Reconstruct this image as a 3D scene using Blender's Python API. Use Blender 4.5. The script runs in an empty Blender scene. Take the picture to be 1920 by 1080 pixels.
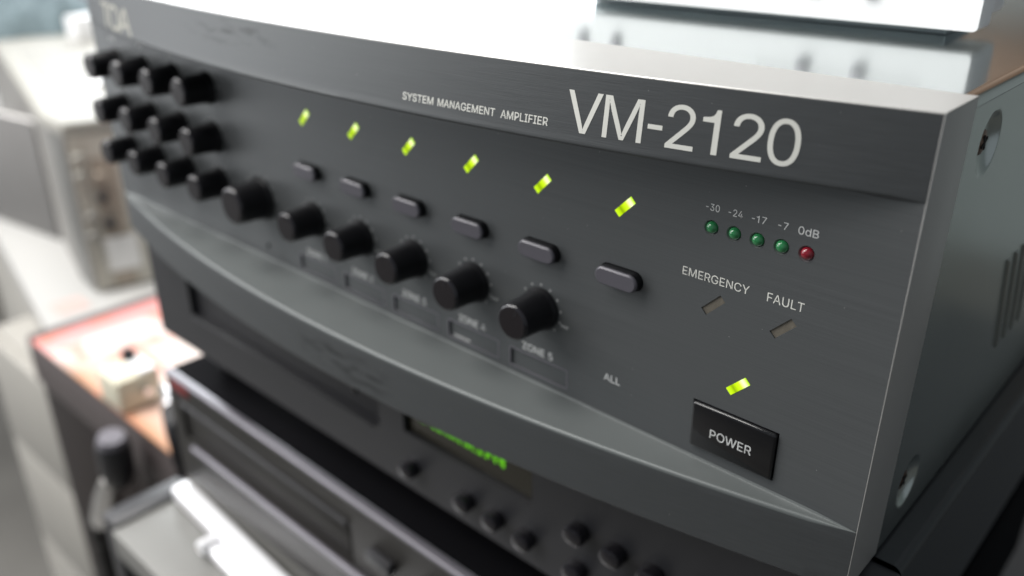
import bpy, bmesh, math, random, json
from mathutils import Vector, Matrix, noise
S = 0.001                                     # everything below is written in millimetres
SC = bpy.context.scene
COL = SC.collection
rnd = random.Random(7)

# ------------------------------------------------------------------ camera
cam_d = bpy.data.cameras.new('camera')
cam = bpy.data.objects.new('camera', cam_d)
COL.objects.link(cam)
cam.matrix_world = Matrix(((0.7370583, -0.2847557, 0.6129104, 0.4751094),
                           (0.6758277, 0.3124052, -0.6675776, -0.1954205),
                           (-0.0013799, 0.9062655, 0.4227066, 0.2165776), (0, 0, 0, 1)))
cam_d.sensor_width = 36.0
cam_d.lens = 30.519
cam_d.clip_start = 0.01
cam_d.clip_end = 50.0
cam_d.dof.use_dof = True
cam_d.dof.focus_distance = 0.229
cam_d.dof.aperture_fstop = 6.6
SC.camera = cam

# ------------------------------------------------------------------ world and lamps
w = bpy.data.worlds.new('World')
SC.world = w
w.use_nodes = True
bg = w.node_tree.nodes['Background']
bg.inputs[0].default_value = (0.86, 0.93, 1.0, 1)
bg.inputs[1].default_value = 0.28


def area(name, loc, target, sx, sy, power, col):
    l = bpy.data.lights.new(name, 'AREA')
    l.shape = 'RECTANGLE'
    l.size = sx
    l.size_y = sy
    l.energy = power
    l.color = col
    o = bpy.data.objects.new(name, l)
    COL.objects.link(o)
    o.location = loc
    o.rotation_euler = (Vector(target) - Vector(loc)).to_track_quat('-Z', 'Y').to_euler()
    return o


area('window_light', (-1.9, 2.0, 0.62), (0.0, 0.1, 0.1), 2.6, 1.3, 105, (0.93, 0.97, 1.0))
area('ceiling_lamp', (-0.45, -0.15, 1.55), (-0.05, 0.0, 0.0), 1.5, 0.7, 50, (1.0, 0.98, 0.95))
area('room_lamp', (-1.15, -1.05, 1.25), (0.1, 0.0, 0.05), 1.2, 0.9, 32, (1.0, 0.98, 0.96))
area('left_sheen_light', (-2.3, -1.30, 0.22), (0.1, 0.0, 0.1), 1.8, 1.4, 25, (0.97, 0.985, 1.0))  # added low fill, source unseen, for sheen on the panel's left
area('rim_highlight_lamp', (-2.2, -0.50, 1.30), (0.0, 0.0, 0.1), 1.3, 0.09, 20, (1.0, 0.99, 1.0))  # added unseen lamp for bright spots on the knob rims
SC.view_settings.view_transform = 'Standard'
SC.view_settings.look = 'None'
SC.view_settings.exposure = 0.0
SC.view_settings.gamma = 1.0
SC.cycles.use_denoising = True
SC.cycles.max_bounces = 8


# ------------------------------------------------------------------ materials
def mat(name, col, rough=0.5, metal=0.0, spec=0.5, coat=0.0, var=0.12, vscale=40.0, stretch=(1, 1, 1),
        bump=0.0, bscale=300.0, dust=0.0, rvar=0.0, emit=None, estr=0.0, trans=0.0):
    m = bpy.data.materials.new(name)
    m.use_nodes = True
    nt = m.node_tree
    N, L = nt.nodes, nt.links
    b = N['Principled BSDF']
    b.inputs['Roughness'].default_value = rough
    b.inputs['Metallic'].default_value = metal
    b.inputs['Specular IOR Level'].default_value = spec
    b.inputs['Coat Weight'].default_value = coat
    b.inputs['Transmission Weight'].default_value = trans
    tc = N.new('ShaderNodeTexCoord')
    mp = N.new('ShaderNodeMapping')
    mp.inputs['Scale'].default_value = stretch
    L.new(tc.outputs['Object'], mp.inputs['Vector'])
    nz = N.new('ShaderNodeTexNoise')
    nz.inputs['Scale'].default_value = vscale
    nz.inputs['Detail'].default_value = 5.0
    L.new(mp.outputs['Vector'], nz.inputs['Vector'])
    mx = N.new('ShaderNodeMix')
    mx.data_type = 'RGBA'
    c = (*col, 1)
    mx.inputs['A'].default_value = tuple(v * (1 - var) for v in col) + (1,)
    mx.inputs['B'].default_value = tuple(min(1, v * (1 + var)) for v in col) + (1,)
    L.new(nz.outputs['Fac'], mx.inputs['Factor'])
    out = mx.outputs['Result']
    if dust > 0:
        vo = N.new('ShaderNodeTexVoronoi')
        vo.inputs['Scale'].default_value = 300.0
        vo.inputs['Randomness'].default_value = 1.0
        L.new(tc.outputs['Object'], vo.inputs['Vector'])
        cr = N.new('ShaderNodeValToRGB')
        cr.color_ramp.elements[0].position = 0.03
        cr.color_ramp.elements[0].color = (1, 1, 1, 1)
        cr.color_ramp.elements[1].position = 0.05
        cr.color_ramp.elements[1].color = (0, 0, 0, 1)
        L.new(vo.outputs['Distance'], cr.inputs['Fac'])
        wn = N.new('ShaderNodeMath')                       # only some of the cells hold a speck
        wn.operation = 'GREATER_THAN'
        sep = N.new('ShaderNodeSeparateColor')
        L.new(vo.outputs['Color'], sep.inputs['Color'])
        L.new(sep.outputs['Red'], wn.inputs[0])
        wn.inputs[1].default_value = 1 - dust
        mu = N.new('ShaderNodeMath')
        mu.operation = 'MULTIPLY'
        L.new(cr.outputs['Color'], mu.inputs[0])
        L.new(wn.outputs['Value'], mu.inputs[1])
        mu2 = N.new('ShaderNodeMath')
        mu2.operation = 'MULTIPLY'
        mu2.inputs[1].default_value = 0.55
        L.new(mu.outputs['Value'], mu2.inputs[0])
        m2 = N.new('ShaderNodeMix')
        m2.data_type = 'RGBA'
        m2.inputs['B'].default_value = (0.5, 0.5, 0.48, 1)
        L.new(mu2.outputs['Value'], m2.inputs['Factor'])
        L.new(out, m2.inputs['A'])
        out = m2.outputs['Result']
    L.new(out, b.inputs['Base Color'])
    if rvar > 0:
        mr = N.new('ShaderNodeMapRange')
        mr.inputs['To Min'].default_value = max(0.02, rough - rvar)
        mr.inputs['To Max'].default_value = min(1.0, rough + rvar)
        L.new(nz.outputs['Fac'], mr.inputs['Value'])
        L.new(mr.outputs['Result'], b.inputs['Roughness'])
    if bump > 0:
        n2 = N.new('ShaderNodeTexNoise')
        n2.inputs['Scale'].default_value = bscale
        n2.inputs['Detail'].default_value = 3.0
        L.new(mp.outputs['Vector'], n2.inputs['Vector'])
        bp = N.new('ShaderNodeBump')
        bp.inputs['Strength'].default_value = bump
        bp.inputs['Distance'].default_value = 0.0002
        L.new(n2.outputs['Fac'], bp.inputs['Height'])
        L.new(bp.outputs['Normal'], b.inputs['Normal'])
    if emit:
        b.inputs['Emission Color'].default_value = (*emit, 1)
        b.inputs['Emission Strength'].default_value = estr
    return m


MT = {}
MT['brushed'] = mat('brushed_dark_aluminium', (0.073, 0.078, 0.081), 0.47, 0.38, var=0.17, vscale=9.0,
                    stretch=(1.2, 60, 300), bump=0.22, bscale=18.0, dust=0.30, rvar=0.05)
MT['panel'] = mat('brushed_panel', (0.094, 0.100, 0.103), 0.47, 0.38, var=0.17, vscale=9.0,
                    stretch=(1.2, 60, 300), bump=0.22, bscale=18.0, dust=0.30, rvar=0.05)  # the lips' metal, lightened in colour for bounce off the ledge
MT['ledge'] = mat('satin_grey_plastic', (0.100, 0.110, 0.109), 0.46, 0.2, var=0.06, bump=0.05, bscale=1200, dust=0.05)
MT['silver'] = mat('silver_paint', (0.40, 0.395, 0.38), 0.38, 0.4, var=0.05, bump=0.10, bscale=2600, dust=0.05)
MT['steel'] = mat('galvanised_steel', (0.60, 0.645, 0.635), 0.13, 1.0, var=0.06, vscale=12, rvar=0.05, bump=0.02,
                  bscale=500, dust=0.24)
MT['side_steel'] = mat('side_steel', (0.53, 0.58, 0.56), 0.24, 1.0, var=0.08, vscale=14, rvar=0.07, bump=0.03,
                       bscale=400, dust=0.24)
MT['black'] = mat('black_plastic', (0.006, 0.006, 0.0075), 0.42, 0.0, spec=0.3, var=0.2, bump=0.05, bscale=1500)
MT['black_rim'] = mat('black_knob_rim', (0.014, 0.013, 0.016), 0.13, 0.0)
MT['knob_cap'] = mat('knob_face', (0.008, 0.006, 0.007), 0.5, 0.0, spec=0.2, bump=0.05, bscale=1500)
MT['dark'] = mat('dark_inside', (0.006, 0.006, 0.006), 0.8)
MT['button'] = mat('grey_push_button', (0.090, 0.086, 0.101), 0.34, 0.1, var=0.06, dust=0.1)
MT['gloss'] = mat('gloss_black', (0.006, 0.006, 0.007), 0.12, 0.0, var=0.1, coat=0.2)
MT['white_ink'] = mat('pale_ink', (0.68, 0.68, 0.63), 0.55, 0.0, var=0.05)
MT['grey_ink'] = mat('grey_ink', (0.62, 0.63, 0.62), 0.6, 0.0, var=0.05)
MT['gold_ink'] = mat('faded_ink', (0.40, 0.39, 0.33), 0.6, 0.0, var=0.05)
MT['green_led'] = mat('green_lens', (0.022, 0.20, 0.065), 0.10, 0.0, coat=0.6, var=0.25, vscale=900)
MT['red_led'] = mat('red_lens', (0.22, 0.005, 0.016), 0.10, 0.0, coat=0.6, var=0.25, vscale=900)
MT['hole'] = mat('hole_wall', (0.26, 0.26, 0.27), 0.3, 0.6)
MT['unlit'] = mat('unlit_lens', (0.12, 0.108, 0.088), 0.22, 0.0, var=0.35, vscale=700, stretch=(1, 1, 0.3))
MT['bronze'] = mat('bronze_screw', (0.16, 0.085, 0.055), 0.30, 1.0, var=0.4, vscale=500)
MT['tuner_black'] = mat('charcoal_plastic', (0.025, 0.025, 0.028), 0.42, 0.0, var=0.12, bump=0.04, bscale=900, dust=0.08)
MT['lid_black'] = mat('black_sheet_metal', (0.036, 0.039, 0.042), 0.32, 0.3, var=0.15, bump=0.10, bscale=1600, dust=0.10)
MT['deck_black'] = mat('brown_black_face', (0.015, 0.0135, 0.012), 0.42, 0.1, var=0.15, stretch=(1, 30, 60), vscale=12)
MT['glass'] = mat('display_window', (0.018, 0.015, 0.006), 0.16, 0.0, coat=0.3)
MT['louvre'] = mat('louvre_steel', (0.30, 0.32, 0.31), 0.35, 1.0)
MT['deck_lid'] = mat('dull_black_lid', (0.004, 0.004, 0.005), 0.9, 0.0, spec=0.05)
MT['gap_shade'] = mat('gap_shade_blue_grey', (0.38, 0.44, 0.47), 0.5)
MT['cream_box'] = mat('cream_box_paint', (0.62, 0.585, 0.46), 0.4)
MT['slab'] = mat('shade_slab_grey', (0.17, 0.165, 0.16), 0.7)
MT['pink_print'] = mat('pink_printed_paper', (0.48, 0.36, 0.33), 0.7, var=0.35, vscale=30)
MT['dot_ink'] = mat('dim_ink', (0.36, 0.365, 0.36), 0.6)
MT['trim'] = mat('grey_trim', (0.18, 0.172, 0.195), 0.35, 0.3, var=0.05)
MT['aluminium'] = mat('bright_aluminium', (0.86, 0.86, 0.88), 0.30, 0.35, var=0.04, stretch=(1, 60, 60))
MT['grey_metal'] = mat('grey_shelf_metal', (0.18, 0.178, 0.168), 0.45, 0.3, var=0.06)
MT['brown'] = mat('dark_brown_wood', (0.013, 0.0090, 0.0078), 0.6, 0.0, spec=0.25, var=0.3, stretch=(1, 1, 12), vscale=10)
MT['brown_band'] = mat('grey_brown_trim', (0.070, 0.056, 0.055), 0.5, 0.0, var=0.15, stretch=(1, 6, 12), vscale=12)
MT['desk'] = mat('desk_laminate', (0.40, 0.395, 0.38), 0.4, 0.0, var=0.03)
MT['desk_side'] = mat('desk_beige', (0.34, 0.325, 0.295), 0.5, 0.0, var=0.04)
MT['cream'] = mat('cream_enamel', (0.35, 0.34, 0.305), 0.45, 0.0, var=0.03)
MT['beige_face'] = mat('beige_panel', (0.52, 0.49, 0.43), 0.55, 0.0, var=0.14, vscale=18)
MT['grey_side'] = mat('grey_side', (0.25, 0.24, 0.225), 0.55, 0.0, var=0.05)
MT['rust'] = mat('brown_patch', (0.36, 0.305, 0.25), 0.6, 0.0, var=0.3, vscale=30)
MT['white'] = mat('white_plastic', (0.82, 0.82, 0.83), 0.35, 0.0, var=0.02)
MT['paper'] = mat('white_paper', (0.84, 0.82, 0.80), 0.7, 0.0, var=0.03)
MT['cloth'] = mat('blue_grey_cloth', (0.14, 0.185, 0.20), 0.9, 0.0, var=0.35, vscale=14, bump=0.3, bscale=300)
MT['orange'] = mat('orange_card', (0.62, 0.20, 0.05), 0.6, 0.0, var=0.15)
MT['nickel'] = mat('nickel', (0.75, 0.74, 0.74), 0.22, 1.0, var=0.05)
MT['floor'] = mat('grey_floor', (0.12, 0.115, 0.105), 0.5, 0.0, var=0.5, vscale=3.5)
MT['wall'] = mat('grey_wall', (0.30, 0.33, 0.325), 0.7, 0.0, var=0.06, vscale=3)
MT['wood'] = mat('brown_door_wood', (0.27, 0.165, 0.105), 0.5, 0.0, var=0.2, stretch=(6, 1, 1), vscale=6)
MT['red_badge'] = mat('red_badge', (0.20, 0.02, 0.022), 0.4)
MT['segment'] = mat('green_display_light', (0.02, 0.08, 0.0), 0.5, emit=(0.13, 0.55, 0.004), estr=1.0)


def scuffs_and_reflections(m, boxes):
    """Dull worn streaks and painted-in reflection streaks on a part, inside the given boxes (mm)."""
    nt = m.node_tree
    N, L = nt.nodes, nt.links
    b = N['Principled BSDF']
    tc = N.new('ShaderNodeTexCoord')
    sx = N.new('ShaderNodeSeparateXYZ')
    L.new(tc.outputs['Object'], sx.inputs['Vector'])
    mp = N.new('ShaderNodeMapping')
    mp.inputs['Scale'].default_value = (1, 1, 5)
    L.new(tc.outputs['Object'], mp.inputs['Vector'])
    nz = N.new('ShaderNodeTexNoise')
    nz.inputs['Scale'].default_value = 75
    nz.inputs['Detail'].default_value = 4
    L.new(mp.outputs['Vector'], nz.inputs['Vector'])
    tot = None
    for x0, x1, z0, z1 in boxes:
        fs = []
        for ax, lo, hi in (('X', x0, x1), ('Z', z0, z1)):
            c, h = (lo + hi) / 2 * S, (hi - lo) / 2 * S
            a = N.new('ShaderNodeMath')
            a.operation = 'SUBTRACT'
            a.inputs[1].default_value = c
            L.new(sx.outputs[ax], a.inputs[0])
            q = N.new('ShaderNodeMath')
            q.operation = 'ABSOLUTE'
            L.new(a.outputs[0], q.inputs[0])
            mr = N.new('ShaderNodeMapRange')
            mr.inputs['From Min'].default_value = h
            mr.inputs['From Max'].default_value = h * 0.4
            L.new(q.outputs[0], mr.inputs['Value'])
            fs.append(mr.outputs['Result'])
        p = N.new('ShaderNodeMath')
        p.operation = 'MULTIPLY'
        L.new(fs[0], p.inputs[0])
        L.new(fs[1], p.inputs[1])
        if tot is None:
            tot = p.outputs[0]
        else:
            t = N.new('ShaderNodeMath')
            t.operation = 'ADD'
            t.use_clamp = True
            L.new(tot, t.inputs[0])
            L.new(p.outputs[0], t.inputs[1])
            tot = t.outputs[0]
    st = N.new('ShaderNodeMapRange')
    st.inputs['From Min'].default_value = 0.46
    st.inputs['From Max'].default_value = 0.62
    L.new(nz.outputs['Fac'], st.inputs['Value'])
    f = N.new('ShaderNodeMath')
    f.operation = 'MULTIPLY'
    L.new(tot, f.inputs[0])
    L.new(st.outputs['Result'], f.inputs[1])
    old = b.inputs['Base Color'].links[0].from_socket
    mx = N.new('ShaderNodeMix')
    mx.data_type = 'RGBA'
    mx.inputs['B'].default_value = (0.022, 0.024, 0.025, 1)
    L.new(f.outputs[0], mx.inputs['Factor'])
    L.new(old, mx.inputs['A'])
    L.new(mx.outputs['Result'], b.inputs['Base Color'])


scuffs_and_reflections(MT['brushed'], [(132, 208, 161, 171.5), (195, 262, 40, 56)])  # wear on the upper lip; lower lip streaks paint in reflected surroundings


def lamp_mat():
    """A lit yellow-green light guide: its LED sits behind the upper right end, so it glows most there."""
    m = bpy.data.materials.new('lit_light_guide')
    m.use_nodes = True
    N, L = m.node_tree.nodes, m.node_tree.links
    b = N['Principled BSDF']
    b.inputs['Base Color'].default_value = (0.10, 0.16, 0.0, 1)
    b.inputs['Roughness'].default_value = 0.2
    tc = N.new('ShaderNodeTexCoord')
    sx = N.new('ShaderNodeSeparateXYZ')
    L.new(tc.outputs['Object'], sx.inputs['Vector'])
    ad = N.new('ShaderNodeMath')
    ad.operation = 'ADD'
    L.new(sx.outputs['X'], ad.inputs[0])
    L.new(sx.outputs['Z'], ad.inputs[1])
    mr = N.new('ShaderNodeMapRange')
    mr.inputs['From Min'].default_value = -0.0056
    mr.inputs['From Max'].default_value = 0.0056
    L.new(ad.outputs['Value'], mr.inputs['Value'])
    cr = N.new('ShaderNodeValToRGB')
    e = cr.color_ramp.elements
    e[0].position = 0.0
    e[0].color = (0.66, 0.98, 0.02, 1)
    e[1].position = 0.20
    e[1].color = (0.50, 0.78, 0.0, 1)
    for p_, c_ in ((0.30, (0.24, 0.38, 0.0, 1)), (0.45, (0.56, 0.83, 0.0, 1)), (0.62, (0.74, 1.0, 0.03, 1)),
                   (0.80, (1.2, 1.3, 0.75, 1)), (0.97, (0.55, 0.9, 0.0, 1))):
        x = e.new(p_)
        x.color = c_
    L.new(mr.outputs['Result'], cr.inputs['Fac'])
    L.new(cr.outputs['Color'], b.inputs['Emission Color'])
    b.inputs['Emission Strength'].default_value = 1.0
    return m


MT['lamp'] = lamp_mat()


def print_mat():
    """Flat print of the magazine cover: bands of red, pink, white and orange."""
    m = bpy.data.materials.new('magazine_print')
    m.use_nodes = True
    N, L = m.node_tree.nodes, m.node_tree.links
    b = N['Principled BSDF']
    b.inputs['Roughness'].default_value = 0.35
    tc = N.new('ShaderNodeTexCoord')
    sx = N.new('ShaderNodeSeparateXYZ')
    L.new(tc.outputs['Object'], sx.inputs['Vector'])
    nz = N.new('ShaderNodeTexNoise')
    nz.inputs['Scale'].default_value = 34.0
    L.new(tc.outputs['Object'], nz.inputs['Vector'])

    def ramp(src, stops):
        cr = N.new('ShaderNodeValToRGB')
        e = cr.color_ramp.elements
        e[0].position, e[0].color = stops[0][0], (*stops[0][1], 1)
        e[1].position, e[1].color = stops[1][0], (*stops[1][1], 1)
        for p_, c_ in stops[2:]:
            q = e.new(p_)
            q.color = (*c_, 1)
        L.new(src, cr.inputs['Fac'])
        return cr.outputs['Color']
    mr = N.new('ShaderNodeMapRange')                       # across the cover, left to right
    mr.inputs['From Min'].default_value = -0.395
    mr.inputs['From Max'].default_value = -0.095
    L.new(sx.outputs['X'], mr.inputs['Value'])
    my = N.new('ShaderNodeMapRange')
    my.inputs['From Min'].default_value = 0.045
    my.inputs['From Max'].default_value = 0.28
    L.new(sx.outputs['Y'], my.inputs['Value'])
    c1 = ramp(mr.outputs['Result'], [(0.0, (0.66, 0.27, 0.26)), (0.07, (0.66, 0.36, 0.35)), (0.11, (0.82, 0.60, 0.58)),
                                     (0.3, (0.62, 0.56, 0.53)), (0.55, (0.64, 0.52, 0.46))])
    c2 = ramp(my.outputs['Result'], [(0.0, (0.42, 0.21, 0.11)), (0.06, (0.60, 0.40, 0.31)), (0.22, (0.62, 0.52, 0.47)), (1.0, (0.62, 0.58, 0.56))])
    f = ramp(mr.outputs['Result'], [(0.12, (0, 0, 0)), (0.32, (1, 1, 1))])
    mx = N.new('ShaderNodeMix')
    mx.data_type = 'RGBA'
    L.new(f, mx.inputs['Factor'])
    L.new(c1, mx.inputs['A'])
    L.new(c2, mx.inputs['B'])
    sp = ramp(nz.outputs['Fac'], [(0.53, (0, 0, 0)), (0.62, (0.8, 0.8, 0.8))])
    m2 = N.new('ShaderNodeMix')
    m2.data_type = 'RGBA'
    L.new(sp, m2.inputs['Factor'])
    L.new(mx.outputs['Result'], m2.inputs['A'])
    m2.inputs['B'].default_value = (0.66, 0.22, 0.15, 1)
    L.new(m2.outputs['Result'], b.inputs['Base Color'])
    return m


MT['print'] = print_mat()


# ------------------------------------------------------------------ object helpers
def tag(o, label=None, cat=None, group=None, kind=None):
    for k, v in (('label', label), ('category', cat), ('group', group), ('kind', kind)):
        if v:
            o[k] = v
    return o


def thing(name, label, cat, loc=(0, 0, 0), rz=0.0, group=None):
    o = bpy.data.objects.new(name, None)
    o.empty_display_size = 0.02
    COL.objects.link(o)
    o.location = Vector(loc) * S
    o.rotation_euler = (0, 0, rz)
    return tag(o, label, cat, group)


def finish(me, m, smooth=35):
    for v in me.vertices:
        v.co *= S
    if m is not None:
        me.materials.append(m)
    if smooth:
        for p_ in me.polygons:
            p_.use_smooth = True
        me.set_sharp_from_angle(angle=math.radians(smooth))
    me.update()
    return me


def link(name, me, parent=None, loc=(0, 0, 0), label=None):
    o = bpy.data.objects.new(name, me)
    COL.objects.link(o)
    if parent is not None:
        o.parent = parent
    o.location = Vector(loc) * S
    if label:
        o['label'] = label
    return o


def part(name, bm, m, parent=None, loc=(0, 0, 0), smooth=35, label=None):
    bmesh.ops.recalc_face_normals(bm, faces=bm.faces)
    me = bpy.data.meshes.new(name)
    bm.to_mesh(me)
    bm.free()
    finish(me, m, smooth)
    return link(name, me, parent, loc, label)


def box(bm, x0, x1, y0, y1, z0, z1, bev=0.0, seg=2):
    b2 = bmesh.new()
    r = bmesh.ops.create_cube(b2, size=1.0)
    for v in r['verts']:
        v.co = Vector(((x0 + x1) / 2 + v.co.x * (x1 - x0), (y0 + y1) / 2 + v.co.y * (y1 - y0), (z0 + z1) / 2 + v.co.z * (z1 - z0)))
    if bev:
        bmesh.ops.bevel(b2, geom=list(b2.edges), offset=bev, segments=seg, affect='EDGES', profile=0.5)
    merge(bm, b2)
    return bm


def merge(bm, b2):
    idx = {}
    for v in b2.verts:
        idx[v] = bm.verts.new(v.co)
    for f in b2.faces:
        try:
            bm.faces.new([idx[v] for v in f.verts])
        except ValueError:
            pass
    b2.free()


def B(*a, **k):
    return box(bmesh.new(), *a, **k)


def lathe(bm, prof, c=(0, 0, 0), axis='y', n=40, sx=1.0):
    """prof: (radius, distance along the axis); axis 'y' runs towards -y (out of the panel), 'z' up, 'x' along +x."""
    rings = []
    for r, h in prof:
        ring = []
        for i in range(n):
            a = 2 * math.pi * i / n
            ca, sa = math.cos(a) * r * sx, math.sin(a) * r
            if axis == 'y':
                p_ = (c[0] + ca, c[1] - h, c[2] + sa)
            elif axis == 'z':
                p_ = (c[0] + ca, c[1] + sa, c[2] + h)
            else:
                p_ = (c[0] + h, c[1] + ca, c[2] + sa)
            ring.append(bm.verts.new(p_))
        rings.append(ring)
    for a_, b_ in zip(rings[:-1], rings[1:]):
        for i in range(n):
            bm.faces.new((a_[i], a_[(i + 1) % n], b_[(i + 1) % n], b_[i]))
    for ring in (rings[0], rings[-1]):
        if ring:
            bm.faces.new(ring)
    return bm


def tube(bm, pts, r, n=12):
    pts = [Vector(q) for q in pts]
    rings = []
    up = Vector((0.3, 1, 0.2)).normalized()
    for i, q in enumerate(pts):
        t = (pts[min(i + 1, len(pts) - 1)] - pts[max(i - 1, 0)]).normalized()
        u = t.cross(up).normalized()
        v = t.cross(u)
        rr = r[i] if isinstance(r, (list, tuple)) else r
        rings.append([bm.verts.new(q + (u * math.cos(2 * math.pi * k / n) + v * math.sin(2 * math.pi * k / n)) * rr) for k in range(n)])
    for a_, b_ in zip(rings[:-1], rings[1:]):
        for k in range(n):
            bm.faces.new((a_[k], a_[(k + 1) % n], b_[(k + 1) % n], b_[k]))
    bm.faces.new(rings[0])
    bm.faces.new(rings[-1])
    return bm


def spline(pts, n=8):
    P = [Vector(q) for q in pts]
    P = [P[0] * 2 - P[1]] + P + [P[-1] * 2 - P[-2]]
    out = []
    for i in range(1, len(P) - 2):
        for k in range(n):
            t = k / n
            a, b, c, d = P[i - 1], P[i], P[i + 1], P[i + 2]
            out.append(0.5 * (2 * b + (c - a) * t + (2 * a - 5 * b + 4 * c - d) * t * t + (3 * b - a - 3 * c + d) * t ** 3))
    out.append(P[-2])
    return out


def flat_mesh(polys, extrude=0.0, bold=0.0):
    """Filled plane figure from closed outlines (holes allowed), as a mesh in the curve's own x, y."""
    cu = bpy.data.curves.new('outline', 'CURVE')
    cu.dimensions = '2D'
    cu.fill_mode = 'BOTH'
    cu.extrude = extrude
    cu.offset = bold
    for P in polys:
        s = cu.splines.new('POLY')
        s.points.add(len(P) - 1)
        for q, (x, y) in zip(s.points, P):
            q.co = (x, y, 0, 1)
        s.use_cyclic_u = True
    o = bpy.data.objects.new('outline', cu)
    COL.objects.link(o)
    dg = bpy.context.evaluated_depsgraph_get()
    me = bpy.data.meshes.new_from_object(o.evaluated_get(dg))
    bpy.data.objects.remove(o)
    bpy.data.curves.remove(cu)
    return me


def panel_mesh(polys, y0, thick):
    """The same figure standing upright facing -y, front face at y0."""
    me = flat_mesh(polys, thick / 2)
    for v in me.vertices:
        x, y, z = v.co
        v.co = (x, y0 + thick / 2 - z, y)
    me.materials.clear()
    return me


def circle(x, z, r, n=28):
    return [(x + r * math.cos(2 * math.pi * i / n), z + r * math.sin(2 * math.pi * i / n)) for i in range(n)]


def rrect(x0, x1, z0, z1, r, n=6):
    out = []
    for cx, cz, a0 in ((x1 - r, z1 - r, 0), (x0 + r, z1 - r, 90), (x0 + r, z0 + r, 180), (x1 - r, z0 + r, 270)):
        for k in range(n + 1):
            a = math.radians(a0 + 90 * k / n)
            out.append((cx + r * math.cos(a), cz + r * math.sin(a)))
    return out


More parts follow.
